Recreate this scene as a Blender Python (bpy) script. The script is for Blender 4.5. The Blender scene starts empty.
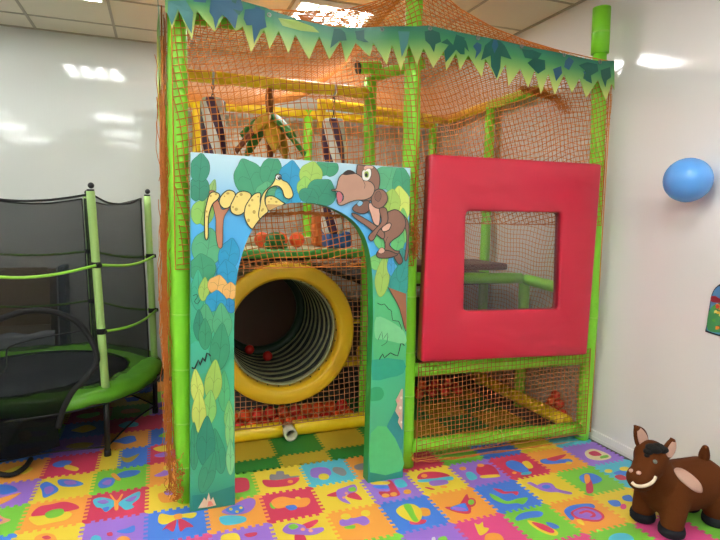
import bpy, bmesh, math, random
from mathutils import Vector, Matrix
from mathutils.bvhtree import BVHTree
R_ = random.Random(7)
COL = bpy.context.scene.collection
PI = math.pi
# ---------------------------------------------------------------- camera
F, PITCH, YAW, ROLL, HC = 545.0, 0.0968, -0.35334, 0.017426, 1.5839
cy, sy, cp, sp, cr, sr = math.cos(YAW), math.sin(YAW), math.cos(PITCH), math.sin(PITCH), math.cos(ROLL), math.sin(ROLL)
FWD = Vector((-sy*cp, cy*cp, -sp)); RT = Vector((cy, sy, 0)); UP = RT.cross(FWD)
CA = cr*RT + sr*UP; CB = -sr*RT + cr*UP
O = Vector((0, 0, HC))
cam = bpy.data.cameras.new('camera'); cam.sensor_width = 36; cam.lens = F/720*36; cam.sensor_fit = 'HORIZONTAL'
co = bpy.data.objects.new('camera', cam); COL.objects.link(co)
M = Matrix((CA, CB, -FWD)).transposed().to_4x4(); M.translation = O
co.matrix_world = M; bpy.context.scene.camera = co; cam.clip_start = .05
def ray(px, py): return CA*((px-360)/F) + CB*((270-py)/F) + FWD
def flo(px, py, z=0):                      # point of the floor (or a level z)
    d = ray(px, py); return O + d*((z-HC)/d.z)
def atY(px, py, Y): d = ray(px, py); return O + d*(Y/d.y)
def atX(px, py, X): d = ray(px, py); return O + d*(X/d.x)
# ---------------------------------------------------------------- materials
def lin(c):
    if isinstance(c, str):
        c = [int(c[i:i+2], 16)/255 for i in (1, 3, 5)]
    return [x/12.92 if x <= .04045 else ((x+.055)/1.055)**2.4 for x in c] + [1]
MATS = {}
def mat(name, c, rough=.5, bump=0, bscale=40, metal=0, spec=.5, var=0, sheen=0, stretch=None, emit=0, trans=0, coat=0):
    if name in MATS: return MATS[name]
    m = bpy.data.materials.new(name); m.use_nodes = True; nt = m.node_tree
    b = nt.nodes['Principled BSDF']
    b.inputs['Base Color'].default_value = lin(c); b.inputs['Roughness'].default_value = rough
    b.inputs['Metallic'].default_value = metal; b.inputs['Specular IOR Level'].default_value = spec
    b.inputs['Coat Weight'].default_value = coat
    if sheen: b.inputs['Sheen Weight'].default_value = sheen
    if emit:
        b.inputs['Emission Color'].default_value = lin(c); b.inputs['Emission Strength'].default_value = emit
    if bump or var:
        tc = nt.nodes.new('ShaderNodeTexCoord'); mp = nt.nodes.new('ShaderNodeMapping')
        nt.links.new(tc.outputs['Object'], mp.inputs['Vector'])
        if stretch: mp.inputs['Scale'].default_value = stretch
        n = nt.nodes.new('ShaderNodeTexNoise'); n.inputs['Scale'].default_value = bscale; n.inputs['Detail'].default_value = 3
        nt.links.new(mp.outputs['Vector'], n.inputs['Vector'])
        if bump:
            bp = nt.nodes.new('ShaderNodeBump'); bp.inputs['Strength'].default_value = bump; bp.inputs['Distance'].default_value = .01 if bump <= 1 else .05
            nt.links.new(n.outputs['Fac'], bp.inputs['Height']); nt.links.new(bp.outputs['Normal'], b.inputs['Normal'])
        if var:
            hs = nt.nodes.new('ShaderNodeHueSaturation'); mr = nt.nodes.new('ShaderNodeMapRange')
            mr.inputs['To Min'].default_value = 1-var; mr.inputs['To Max'].default_value = 1+var
            nt.links.new(n.outputs['Fac'], mr.inputs['Value']); nt.links.new(mr.outputs['Result'], hs.inputs['Value'])
            hs.inputs['Color'].default_value = lin(c); nt.links.new(hs.outputs['Color'], b.inputs['Base Color'])
    if trans:
        out = nt.nodes['Material Output']; tr = nt.nodes.new('ShaderNodeBsdfTranslucent'); tr.inputs['Color'].default_value = lin(c)
        mx = nt.nodes.new('ShaderNodeMixShader'); mx.inputs['Fac'].default_value = trans
        nt.links.new(b.outputs[0], mx.inputs[1]); nt.links.new(tr.outputs[0], mx.inputs[2]); nt.links.new(mx.outputs[0], out.inputs['Surface'])
    MATS[name] = m; return m
def ramp_mat(name, stops, coord='Object', axis=2, lo=0, hi=1, rough=.4, coat=0, trans=0, bump=0):
    m = bpy.data.materials.new(name); m.use_nodes = True; nt = m.node_tree; b = nt.nodes['Principled BSDF']
    tc = nt.nodes.new('ShaderNodeTexCoord'); sx = nt.nodes.new('ShaderNodeSeparateXYZ'); mr = nt.nodes.new('ShaderNodeMapRange')
    cr_ = nt.nodes.new('ShaderNodeValToRGB')
    nt.links.new(tc.outputs[coord], sx.inputs[0]); nt.links.new(sx.outputs[axis], mr.inputs['Value'])
    mr.inputs['From Min'].default_value = lo; mr.inputs['From Max'].default_value = hi
    nt.links.new(mr.outputs['Result'], cr_.inputs['Fac']); nt.links.new(cr_.outputs['Color'], b.inputs['Base Color'])
    e = cr_.color_ramp.elements
    for i, (p, c) in enumerate(stops):
        q = e[i] if i < 2 else e.new(p)
        q.position = p; q.color = lin(c)
    b.inputs['Roughness'].default_value = rough; b.inputs['Coat Weight'].default_value = coat
    if bump:
        n = nt.nodes.new('ShaderNodeTexNoise'); n.inputs['Scale'].default_value = 7; nt.links.new(tc.outputs['Object'], n.inputs['Vector'])
        bp = nt.nodes.new('ShaderNodeBump'); bp.inputs['Strength'].default_value = bump; bp.inputs['Distance'].default_value = .02
        nt.links.new(n.outputs['Fac'], bp.inputs['Height']); nt.links.new(bp.outputs['Normal'], b.inputs['Normal'])
    if trans:
        out = nt.nodes['Material Output']; tr = nt.nodes.new('ShaderNodeBsdfTranslucent'); nt.links.new(cr_.outputs['Color'], tr.inputs['Color'])
        mx = nt.nodes.new('ShaderNodeMixShader'); mx.inputs['Fac'].default_value = trans
        nt.links.new(b.outputs[0], mx.inputs[1]); nt.links.new(tr.outputs[0], mx.inputs[2]); nt.links.new(mx.outputs[0], out.inputs['Surface'])
    MATS[name] = m; return m
def see_through(name, c, alpha, rough=.6):
    m = bpy.data.materials.new(name); m.use_nodes = True; nt = m.node_tree; b = nt.nodes['Principled BSDF']
    b.inputs['Base Color'].default_value = lin(c); b.inputs['Roughness'].default_value = rough; b.inputs['Specular IOR Level'].default_value = .15 if rough > .5 else .5
    t = nt.nodes.new('ShaderNodeBsdfTransparent'); mx = nt.nodes.new('ShaderNodeMixShader'); mx.inputs['Fac'].default_value = alpha
    nt.links.new(t.outputs[0], mx.inputs[1]); nt.links.new(b.outputs[0], mx.inputs[2])
    nt.links.new(mx.outputs[0], nt.nodes['Material Output'].inputs['Surface']); MATS[name] = m; return m
# ---------------------------------------------------------------- mesh builder
class MB:
    def __init__(s): s.v = []; s.f = []; s.mi = []; s.mats = []; s.sm = []; s.uv = None
    def m(s, mt):
        if mt not in s.mats: s.mats.append(mt)
        return s.mats.index(mt)
    def face(s, idx, mi, sm=True): s.f.append(idx); s.mi.append(mi); s.sm.append(sm)
    def box(s, a, b, mt, rot=None):
        mi = s.m(mt); n = len(s.v); x0, y0, z0 = a; x1, y1, z1 = b
        for p in ((x0,y0,z0),(x1,y0,z0),(x1,y1,z0),(x0,y1,z0),(x0,y0,z1),(x1,y0,z1),(x1,y1,z1),(x0,y1,z1)): s.v.append(Vector(p) if rot is None else rot @ Vector(p))
        for q in ((3,2,1,0),(4,5,6,7),(0,1,5,4),(1,2,6,5),(2,3,7,6),(3,0,4,7)): s.face([n+i for i in q], mi, False)
        return s
    def rbox(s, a, b, mt, r=.02, k=3):
        # box with rounded edges: superellipse-like by bevel
        bm = bmesh.new(); bmesh.ops.create_cube(bm, size=1)
        for v in bm.verts: v.co = Vector([(a[i]+b[i])/2 + v.co[i]*(b[i]-a[i]) for i in range(3)])
        bmesh.ops.bevel(bm, geom=bm.edges[:], offset=r, segments=k, affect='EDGES', profile=.5)
        s.addbm(bm, mt); return s
    def addbm(s, bm, mt, sm=True, X=None):
        mi = s.m(mt); n = len(s.v); bm.verts.index_update()
        for v in bm.verts: s.v.append(v.co.copy() if X is None else X @ v.co)
        for f in bm.faces: s.face([n+v.index for v in f.verts], mi, sm)
        bm.free(); return s
    def tube(s, pts, r, mt, n=8, caps=True, closed=False, mis=None):
        pts = [Vector(p) for p in pts]; mi = s.m(mt); base = len(s.v); L = len(pts)
        rs = r if isinstance(r, (list, tuple)) else [r]*L
        prev = None
        for i, p in enumerate(pts):
            if closed: t = pts[(i+1) % L]-pts[i-1]
            else: t = pts[min(i+1, L-1)]-pts[max(i-1, 0)]
            if t.length < 1e-9: t = Vector((0, 0, 1))
            t.normalize()
            if prev is None:
                a = Vector((0, 0, 1)) if abs(t.z) < .9 else Vector((1, 0, 0))
                prev = (a - t*a.dot(t)).normalized()
            else:
                q = prev - t*prev.dot(t)
                prev = q.normalized() if q.length > 1e-6 else prev
            bq = t.cross(prev)
            for k in range(n):
                a = 2*PI*k/n; s.v.append(p + prev*(rs[i]*math.cos(a)) + bq*(rs[i]*math.sin(a)))
        for i in range(L if closed else L-1):
            j = (i+1) % L
            for k in range(n):
                k2 = (k+1) % n
                s.face([base+i*n+k, base+i*n+k2, base+j*n+k2, base+j*n+k], mi if mis is None else mis[i % len(mis)])
        if caps and not closed:
            s.face([base+k for k in range(n)][::-1], mi, False); s.face([base+(L-1)*n+k for k in range(n)], mi, False)
        return s
    def lathe(s, prof, mt, X=None, n=32, closed=False, mis=None):
        # prof [(r, h)] around local z
        mi = s.m(mt); base = len(s.v); L = len(prof)
        for r, h in prof:
            for k in range(n):
                a = 2*PI*k/n; p = Vector((r*math.cos(a), r*math.sin(a), h)); s.v.append(p if X is None else X @ p)
        for i in range(L if closed else L-1):
            j = (i+1) % L
            for k in range(n):
                k2 = (k+1) % n; s.face([base+i*n+k, base+i*n+k2, base+j*n+k2, base+j*n+k], mi if mis is None else mis[i])
        return s
    def ball(s, c, r, mt, seg=16, rings=8, sc=(1, 1, 1), X=None):
        bm = bmesh.new(); bmesh.ops.create_uvsphere(bm, u_segments=seg, v_segments=rings, radius=r)
        T = Matrix.Translation(c) @ (X if X is not None else Matrix()) @ Matrix.Diagonal((*sc, 1))
        return s.addbm(bm, mt, True, T)
    def prism(s, pts, off, mt, side=None, top_sm=False):
        # polygon pts (3d) extruded by vector off; front = pts side
        mi = s.m(mt); ms = s.m(side) if side else mi; n = len(s.v); L = len(pts); off = Vector(off)
        for p in pts: s.v.append(Vector(p))
        for p in pts: s.v.append(Vector(p)+off)
        s.face(list(range(n, n+L)), mi, False); s.face(list(range(n+2*L-1, n+L-1, -1)), ms, False)
        for i in range(L):
            j = (i+1) % L; s.face([n+j, n+i, n+L+i, n+L+j], ms, False)
        return s
    def poly(s, pts, mt):
        mi = s.m(mt); n = len(s.v)
        for p in pts: s.v.append(Vector(p))
        s.face(list(range(n, n+len(pts))), mi, False); return s
    def build(s, name, parent=None, loc=None, fixn=False):
        me = bpy.data.meshes.new(name); L = Vector(loc) if loc is not None else Vector()
        me.from_pydata([tuple(v-L) for v in s.v], [], s.f)
        for mt in s.mats: me.materials.append(mt)
        me.polygons.foreach_set('material_index', s.mi); me.polygons.foreach_set('use_smooth', s.sm)
        if fixn:
            bm = bmesh.new(); bm.from_mesh(me); bmesh.ops.recalc_face_normals(bm, faces=bm.faces[:]); bm.to_mesh(me); bm.free()
        me.update()
        o = bpy.data.objects.new(name, me); COL.objects.link(o); o.location = L
        if parent is not None:
            o.parent = parent; o.location = L - wl(parent)
        return o
def wl(o):
    p = Vector(o.location)
    while o.parent: o = o.parent; p += o.location
    return p
def tag(o, label=None, cat=None, group=None, kind=None):
    if label: o['label'] = label
    if cat: o['category'] = cat
    if group: o['group'] = group
    if kind: o['kind'] = kind
    return o
def thing(name, label, cat, loc=(0, 0, 0), group=None):
    o = bpy.data.objects.new(name, None); COL.objects.link(o); o.location = loc; o.empty_display_size = .1
    return tag(o, label, cat, group)
def struct(o): o['kind'] = 'structure'; return o
def smooth(pts, k=5, closed=True):
    L = len(pts); out = []; P = [Vector(p) for p in pts]
    rng = range(L) if closed else range(L-1)
    for i in rng:
        if closed: a, b, c, d = P[i-1], P[i], P[(i+1) % L], P[(i+2) % L]
        else: a, b, c, d = P[max(i-1, 0)], P[i], P[i+1], P[min(i+2, L-1)]
        for j in range(k):
            t = j/k; out.append(.5*((2*b)+(c-a)*t+(2*a-5*b+4*c-d)*t*t+(3*b-a-3*c+d)*t**3))
    if not closed: out.append(P[-1])
    return out
def crop(x0, y0, s): return lambda pts: [(x0+x/s, y0+y/s) for x, y in pts]
def ell(cx, cy_, rx, ry, n=10, rot=0):
    c, s_ = math.cos(rot), math.sin(rot)
    return [(cx+rx*math.cos(2*PI*k/n)*c-ry*math.sin(2*PI*k/n)*s_, cy_+rx*math.cos(2*PI*k/n)*s_+ry*math.sin(2*PI*k/n)*c) for k in range(n)]
def copy_tree(o, parent=None):
    c = o.copy(); COL.objects.link(c)
    if parent is not None: c.parent = parent
    for ch in list(o.children): copy_tree(ch, c)
    return c
# ================================================================ ROOM
XW, YB, ZC = 2.98, 5.76, 3.21
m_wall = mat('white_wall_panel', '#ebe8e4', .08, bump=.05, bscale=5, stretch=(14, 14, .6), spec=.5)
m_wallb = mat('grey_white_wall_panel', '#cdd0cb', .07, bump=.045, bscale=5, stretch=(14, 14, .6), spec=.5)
m_ceil = mat('ceiling_tile', '#ece4d4', .85, bump=.1, bscale=120)
m_grid = mat('ceiling_grid_metal', '#b0a694', .5)
m_floor = mat('grey_floor', '#55524e', .7, var=.2, bscale=6)
m_base = mat('white_skirting', '#f2efe9', .4)
b = MB(); b.box((-4.1, -4.1, -.1), (3.1, 5.9, -.012), m_floor); struct(b.build('floor'))
b = MB(); b.box((-4.1, -4.1, ZC), (3.1, 5.9, ZC+.1), m_ceil); struct(b.build('ceiling'))
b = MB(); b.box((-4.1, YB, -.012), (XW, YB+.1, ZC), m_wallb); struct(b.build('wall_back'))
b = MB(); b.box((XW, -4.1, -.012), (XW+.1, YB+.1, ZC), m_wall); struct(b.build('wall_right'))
b = MB(); b.box((-4.1, -4.1, -.012), (-4, YB, ZC), m_wall); struct(b.build('wall_left'))
b = MB(); b.box((-4, -4.1, -.012), (XW, -4, ZC), m_wall); struct(b.build('wall_front'))
b = MB(); b.box((XW-.016, -4, -.012), (XW, YB, .055), m_base); b.box((XW-.022, -4, -.012), (XW-.014, YB, .012), m_base); struct(b.build('baseboard_right'))
b = MB(); b.box((-4, YB-.016, -.012), (XW-.022, YB, .055), m_base); struct(b.build('baseboard_back'))
b = MB()
gx = [2.98-.6645*k for k in range(0, 11)]; gy = [4.11+.635*k for k in range(-12, 3)]
for x in gx[1:]: b.box((x-.011, -4, ZC-.006), (x+.011, YB, ZC), m_grid)
for y in gy: b.box((-4, y-.011, ZC-.005), (XW, y+.011, ZC), m_grid)
b.box((XW-.022, -4, ZC-.01), (XW, YB, ZC), m_grid); b.box((-4, YB-.022, ZC-.01), (XW, YB, ZC), m_grid)
struct(b.build('trim_1'))
# ceiling lamps, four tubes each
m_lamp = mat('lit_tube', '#f6f8f8', .4, emit=56)
m_tray = mat('lamp_tray_white', '#eeeeea', .35)
def lamp(x0, y0, label):
    x1, y1 = x0+.6645, y0+.635
    t = thing('ceiling_light', label, 'ceiling light', ((x0+x1)/2, (y0+y1)/2, ZC), 'ceiling light fixtures')
    b = MB(); z = ZC-.008
    b.box((x0+.012, y0+.012, z-.004), (x1-.012, y1-.012, z), m_tray)
    b.build('tray', t)
    b = MB()
    for k in range(5):
        x = x0+.03+(x1-x0-.06)*k/4
        b.box((x-.006, y0+.015, z-.035), (x+.006, y1-.015, z-.004), m_tray)
    b.box((x0+.02, y0+.012, z-.035), (x1-.02, y0+.022, z-.004), m_tray); b.box((x0+.02, y1-.022, z-.035), (x1-.02, y1-.012, z-.004), m_tray)
    b.build('louvre', t)
    for k in range(4):
        x = x0+.03+(x1-x0-.06)*(k+.5)/4
        b = MB(); b.tube([(x, y0+.03, z-.022), (x, y1-.03, z-.022)], .014, m_lamp, 8); b.build('light_tube', t)
LX = [gx[3], gx[6], gx[9]]
LN = ['above the play structure', 'above the trampoline', 'beside the left wall']
for yi, (ry, rn) in enumerate(((4.11, ''), (.935, 'in the second row '), (-.97, 'in the added fill row '), (-2.875, 'in the rear row '))):  # third row is added behind the camera as frontal fill light
    for k in range(3):
        where = LN[k] if yi == 0 else rn + ('nearest the right wall', 'in the middle', 'nearest the left wall')[k]
        lamp(LX[k], ry, 'square four-tube ceiling light '+where)
# ================================================================ FOAM MATS
FC = dict(red='#d23a5c', yellow='#f0d440', blue='#4880e0', green='#7ccb42', orange='#f6a545', purple='#a074d8', cyan='#55c3da', pink='#e04f8c',
          grey='#8f8d93', cream='#f3e2b0', dkgreen='#1f7f32', ochre='#bfa32f', white='#e9e6ee', peach='#f3a184', teal='#2f9e9e')
def foam(c): return mat('foam_'+c, FC[c], .5, bump=.08, bscale=260, var=.05, spec=.5)
TX, TY, TS = .5101, 2.9672, .3
def edge(p, q, amp, teeth, seed):
    # toothed edge from p to q (2d); the perpendicular is fixed by the axis so that two neighbours share the line
    (x0, y0), (x1, y1) = p, q; out = [(x0, y0)]; vert = abs(x1-x0) < 1e-6
    L = (y1-y0) if vert else (x1-x0); n = teeth*2
    sgn = 1 if L > 0 else -1; A = abs(L); m_ = .05*A; st = (A-2*m_)/n
    lo = min(y0, y1) if vert else min(x0, x1)
    seq = []
    for k in range(n):
        h = amp*(1 if k % 2 else -1); a = lo+m_+k*st; c = a+st; e = st*.1*(1 if k % 2 else -1)
        seq += [(a-e*0, h), (c, h)]
    if sgn < 0: seq = seq[::-1]
    for t, h in seq: out.append((x0+h, t) if vert else (t, y0+h))
    return out
def tile(x0, x1, y0, y1, colour, label, pieces=(), amp=.0105, teeth=7, group='foam puzzle floor mats'):
    o = MB(); tx, ty = max(2, round(teeth*(x1-x0)/TS)), max(2, round(teeth*(y1-y0)/TS))
    pts = edge((x0, y0), (x1, y0), amp, tx, 0)+edge((x1, y0), (x1, y1), amp, ty, 0)+edge((x1, y1), (x0, y1), amp, tx, 0)+edge((x0, y1), (x0, y0), amp, ty, 0)
    c = Vector(((x0+x1)/2, (y0+y1)/2, 0))
    o.prism([(x, y, 0) for x, y in pts], (0, 0, -.012), foam(colour))
    ob = o.build('foam_mat', loc=c); tag(ob, label, 'floor mat', group)
    for kz, (pc, nm, P) in enumerate(pieces):
        w = [Vector((p.x, p.y, .0008+.0003*kz)) for p in smooth([flo(*p_) for p_ in P], 4)]
        q = MB(); q.prism(w, (0, 0, -.003), foam(pc))
        q.build(nm, ob, loc=c, fixn=True)
    return ob
def T(i, j, colour, label, pieces=()):
    x0 = TX+TS*i; y1 = TY-TS*j
    pcs = []
    for c, nm, cr_, P in pieces: pcs.append((c, nm, cr_(P)))
    return tile(x0, x0+TS, y1-TS, y1, colour, label, pcs)
c3, c4, c5, c6, c7 = (crop(x, 440, 5.143) for x in (0, 120, 230, 350, 470)); c2 = crop(580, 420, 4.5)
FM = ' foam puzzle mat '
T(-4,-2,'yellow','yellow foam puzzle mat with a blue and purple butterfly, by the trampoline hem',[('blue','butterfly_wing',c3,[(205,235),(240,215),(290,240),(300,260),(270,280),(225,297),(215,260)]),('blue','butterfly_wing',c3,[(300,205),(370,205),(430,225),(380,240),(310,235)]),('purple','wing_spot',c3,[(228,250),(265,238),(278,260),(240,280)]),('purple','wing_spot',c3,[(330,213),(375,210),(395,226),(345,230)])])
T(-3,-2,'green','green foam puzzle mat with a blue butterfly and orange body',[('blue','butterfly_wing',c3,[(505,225),(540,195),(590,200),(575,235),(520,248)]),('blue','butterfly_wing',c3,[(600,180),(650,158),(720,158),(700,180),(630,195)]),('orange','butterfly_body',c3,[(570,180),(590,172),(622,203),(602,208)]),('purple','wing_spot',c3,[(525,225),(555,205),(575,210),(560,232)])])
T(-3,-1,'red','crimson foam puzzle mat with a pale blue butterfly and orange body',[('cyan','butterfly_wing',c3,[(478,310),(520,295),(570,305),(598,325),(580,345),(545,370),(520,350),(495,345)]),('cyan','butterfly_wing',c3,[(610,325),(660,290),(718,265),(715,300),(680,330),(690,345),(650,360),(625,345)]),('orange','butterfly_body',c3,[(588,318),(606,316),(608,355),(590,360)]),('orange','antenna',c3,[(565,286),(574,283),(600,312),(624,280),(632,284),(602,326)]),('purple','wing_spot',c3,[(500,318),(535,308),(560,320),(530,330)]),('purple','wing_spot',c3,[(645,312),(685,292),(705,290),(680,315)]),('blue','wing_spot',c3,[(530,352),(560,345),(556,362),(540,366)])])
T(-4,-1,'orange','orange foam puzzle mat with a red and yellow flower, green centre',[('red','flower_petals',c3,[(160,390),(200,345),(270,330),(330,318),(385,330),(405,352),(320,372),(230,390)]),('yellow','flower_petals',c3,[(148,400),(230,388),(330,370),(370,380),(340,410),(270,425),(190,438)]),('green','flower_centre',c3,[(232,380),(270,360),(320,355),(328,378),(290,398),(245,402)])])
T(-5,-1,'green','green foam puzzle mat with a pink wedge at the left picture edge',[('peach','wedge',c3,[(-20,375),(20,400),(55,412),(0,435),(-20,438)]),('purple','wedge_spot',c3,[(-20,400),(15,412),(-18,425)])])
T(-5,-2,'purple','purple foam puzzle mat with blue and orange shapes at the left picture edge',[('blue','fin',c3,[(-20,230),(60,235),(90,262),(20,280),(-20,265)]),('orange','fish_body',c3,[(-20,310),(50,285),(110,272),(30,320),(-20,335)])])
T(-4,0,'yellow','yellow foam puzzle mat cut by the lower left picture edge, orange blob on it',[('orange','blob',c3,[(180,500),(230,480),(280,490),(285,530),(190,535)]),('red','spot',c3,[(215,500),(245,492),(262,505),(235,512)])])
T(-5,0,'blue','blue foam puzzle mat at the lower left picture corner')
T(-3,0,'purple','purple foam puzzle mat with scattered blue, red and orange shapes below the crimson butterfly',[('cyan','blob',c3,[(468,505),(490,490),(518,500),(515,530),(470,530)]),('blue','petal',c3,[(600,470),(650,455),(690,440),(690,470),(640,480)]),('red','spot',c3,[(550,480),(575,475),(578,492),(555,492)]),('orange','flower',c3,[(600,512),(630,495),(665,505),(665,535),(600,535)])])
T(-2,-1,'yellow','yellow foam puzzle mat with an orange shoe beside the frayed orange netting',[('orange','shoe',c4,[(195,280),(230,270),(285,290),(280,315),(215,320)]),('purple','shoe_top',c4,[(225,266),(258,260),(275,278),(240,284)])])
T(-2,-2,'orange','orange foam puzzle mat with a purple shoe left of the frayed netting',[('purple','shoe',c4,[(175,185),(220,160),(262,130),(270,160),(230,185)]),('yellow','shoe_top',c4,[(226,136),(262,132),(262,155),(228,155)])])
T(-2,-3,'red','crimson foam puzzle mat with yellow and purple strips left of the frayed netting',[('yellow','strip',c4,[(170,45),(215,30),(270,25),(265,50),(210,60)]),('purple','strip',c4,[(180,76),(265,57),(262,80),(200,88)])])
T(-4,-3,'red','crimson foam puzzle mat with blue shape and yellow bar behind the trampoline hem',[('blue','blob',c3,[(270,125),(320,105),(370,110),(340,135),(290,140)]),('yellow','bar',c3,[(328,140),(350,128),(405,145),(390,160),(345,152)])])
yk = TY+.9
tile(-.39,-.265,TY+.6,TY+.9,'yellow','narrow yellow foam mat under the front trampoline leg')
tile(-.265,-.09,TY+.6,TY+.9,'blue','narrow blue foam mat with a yellow-green star beside the trampoline leg',[('ochre','star',c4([(5,85),(40,92),(100,70),(60,110),(20,112)]))])
T(-2,0,'blue','blue foam puzzle mat with a yellow bow and red ribbons',[('red','ribbon',c4,[(255,425),(290,410),(275,470),(240,455),(218,464)]),('red','ribbon',c4,[(300,410),(330,412),(378,445),(340,450),(310,470)]),('yellow','bow',c4,[(195,410),(210,380),(260,388),(300,384),(392,374),(372,402),(312,400),(240,432),(205,430)]),('orange','bow_knot',c4,[(278,387),(315,380),(318,403),(285,408)])])
T(-1,0,'orange','orange foam puzzle mat with a purple and blue ladybird at the arch foot',[('cyan','leaf',c4,[(510,400),(560,388),(640,395),(640,422),(540,438)]),('purple','ladybird_shell',c4,[(525,365),(600,325),(660,300),(695,310),(690,345),(650,375),(580,385),(545,380)]),('blue','ladybird_face',c4,[(545,355),(615,335),(640,360),(600,382),(560,375)]),('yellow','spot',c4,ell(570,357,9,7)),('yellow','spot',c4,ell(602,370,9,6)),('yellow','spot',c4,ell(622,350,9,6))])
T(-1,1,'purple','purple foam puzzle mat with a yellow square and red hook near the picture bottom',[('yellow','square',c4,[(525,490),(600,480),(615,525),(530,530)]),('red','hook',c4,[(640,485),(700,475),(700,490),(660,500)])])
T(-2,1,'pink','magenta foam puzzle mat below the blue bow mat')
T(-3,1,'green','green foam puzzle mat below the scattered-shape purple mat')
T(-1,-1,'green','green foam puzzle mat with a red drum behind the arch foot',[('red','drum',c5,[(10,205),(80,195),(100,225),(90,260),(15,268)])])
T(0,-1,'yellow','yellow foam puzzle mat with a red and grey ship inside the arch',[('red','ship_hull',c5,[(168,206),(240,207),(352,192),(335,225),(270,240),(190,240)]),('grey','ship_deck',c5,[(205,203),(208,178),(235,178),(240,162),(275,162),(280,178),(302,178),(310,188),(350,184),(350,190),(240,205)]),('orange','star',c5,ell(310,215,14,8))])
T(1,-1,'cyan','pale blue foam puzzle mat with a purple bulldozer inside the arch',[('grey','shovel',c5,[(535,140),(580,145),(600,170),(580,185),(530,162)]),('purple','bulldozer',c5,[(418,150),(470,140),(510,150),(520,178),(480,195),(420,190)]),('yellow','wheel',c5,ell(482,189,28,16))])
T(2,-1,'orange','orange foam puzzle mat with a grey shape behind the right arch foot',[('grey','shape',c5,[(640,132),(690,120),(692,150),(650,152)])])
T(0,0,'red','crimson foam puzzle mat with an orange duck in front of the arch',[('green','tail',c5,[(205,325),(228,318),(232,352),(210,348)]),('orange','duck',c5,[(225,305),(270,292),(330,302),(400,298),(412,320),(380,345),(300,345),(240,352),(212,325)]),('blue','wing',c5,[(285,342),(330,335),(345,352),(310,362)]),('yellow','beak',c5,[(335,296),(355,293),(365,305),(345,306)])])
T(1,0,'yellow','yellow foam puzzle mat with a purple plane, nearer the right arch foot',[('red','plane_wing',c5,[(500,282),(555,265),(553,290),(510,290)]),('red','plane_wing',c5,[(600,290),(640,270),(680,305),(650,306)]),('purple','plane_body',c5,[(550,260),(590,243),(640,230),(652,262),(600,282),(592,300),(620,328),(575,315),(550,290)]),('green','plane_window',c5,[(610,250),(640,243),(648,262),(615,265)]),('peach','spot',c5,ell(598,275,8,6)),('peach','spot',c5,ell(585,297,8,6))])
T(0,1,'yellow','yellow foam puzzle mat with a purple plane, below the crimson duck mat',[('red','plane_wing',c5,[(365,440),(440,410),(452,422),(405,455)]),('red','plane_wing',c5,[(335,485),(380,488),(392,530),(340,530)]),('purple','plane_body',c5,[(270,460),(310,428),(380,440),(400,458),(470,450),(482,465),(430,488),(340,487),(290,480)]),('green','plane_window',c5,[(300,445),(330,432),(352,448),(320,462)]),('peach','spot',c5,ell(375,461,12,8)),('peach','spot',c5,ell(415,468,12,8))])
T(1,1,'orange','orange foam puzzle mat with a purple car and yellow wheels',[('green','strip',c5,[(590,447),(640,438),(640,455),(600,457)]),('purple','car',c5,[(565,415),(600,402),(640,402),(690,392),(718,420),(690,440),(650,428),(610,440),(570,440)]),('yellow','wheel',c5,ell(595,395,26,16)),('yellow','wheel',c5,ell(697,377,24,16))])
T(2,0,'purple','purple foam puzzle mat with a red and blue train before the right arch foot',[('red','train',c6,[(190,217),(210,208),(240,248),(255,285),(175,292),(148,266),(205,262)]),('cyan','train_cab',c6,[(228,210),(270,205),(295,235),(250,245)]),('yellow','bar',c6,[(110,216),(195,214),(197,228),(120,229)]),('blue','bar',c6,[(120,236),(190,236),(195,250),(140,250)]),('orange','wheel',c6,ell(183,287,20,10)),('orange','wheel',c6,ell(225,280,18,10)),('orange','wheel',c6,ell(295,267,20,11))])
T(2,1,'blue','blue foam puzzle mat with a yellow and green striped fish',[('orange','fin',c6,[(362,350),(405,355),(412,385),(372,390)]),('red','fin',c6,[(310,418),(388,410),(380,430),(320,435)]),('yellow','fish_body',c6,[(238,360),(270,335),(320,330),(362,355),(370,395),(345,425),(290,410),(250,385)]),('green','fish_stripe',c6,[(275,336),(310,332),(335,385),(352,418),(325,417),(300,380)])])
T(2,2,'purple','purple foam puzzle mat below the striped fish mat',[('green','spot',c6,[(455,505),(490,495),(500,520),(460,525)]),('white','spot',c6,[(420,505),(436,500),(440,520),(424,522)])])
T(1,2,'green','green foam puzzle mat below the purple car mat')
T(0,2,'cyan','pale blue foam puzzle mat at the bottom picture edge')
T(3,0,'yellow','yellow foam puzzle mat with a red-capped mushroom',[('red','mushroom_cap',c6,[(350,182),(385,165),(460,165),(515,185),(440,197),(355,202)]),('cyan','mushroom_rim',c6,[(355,205),(440,197),(518,188),(527,205),(440,213),(360,217)]),('purple','mushroom_stem',c6,[(410,213),(490,206),(502,225),(425,236)]),('orange','star',c6,ell(382,185,16,9)),('orange','spot',c6,ell(483,241,18,6)),('red','stick',c6,[(385,246),(400,244),(436,254),(420,256)])])
T(3,1,'orange','orange foam puzzle mat with a red pointed hat',[('red','hat',c6,[(488,346),(555,338),(595,283),(608,290),(622,372),(560,375)]),('blue','hat_band',c6,[(515,350),(585,325),(600,340),(608,364),(560,366)]),('purple','hat_fold',c6,[(525,350),(560,345),(600,358),(560,364)]),('red','bobble',c6,ell(624,321,24,22)),('green','bobble_centre',c6,ell(623,321,16,14))])
T(3,2,'pink','magenta foam puzzle mat with a yellow hand and orange flower',[('yellow','hand',c6,[(640,428),(662,436),(682,422),(688,448),(715,455),(698,478),(668,490),(652,462)]),('orange','flower',c7,[(80,490),(120,478),(160,490),(170,525),(85,530)])])
T(3,-1,'red','crimson foam puzzle mat between the middle post and the lower beam')
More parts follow.
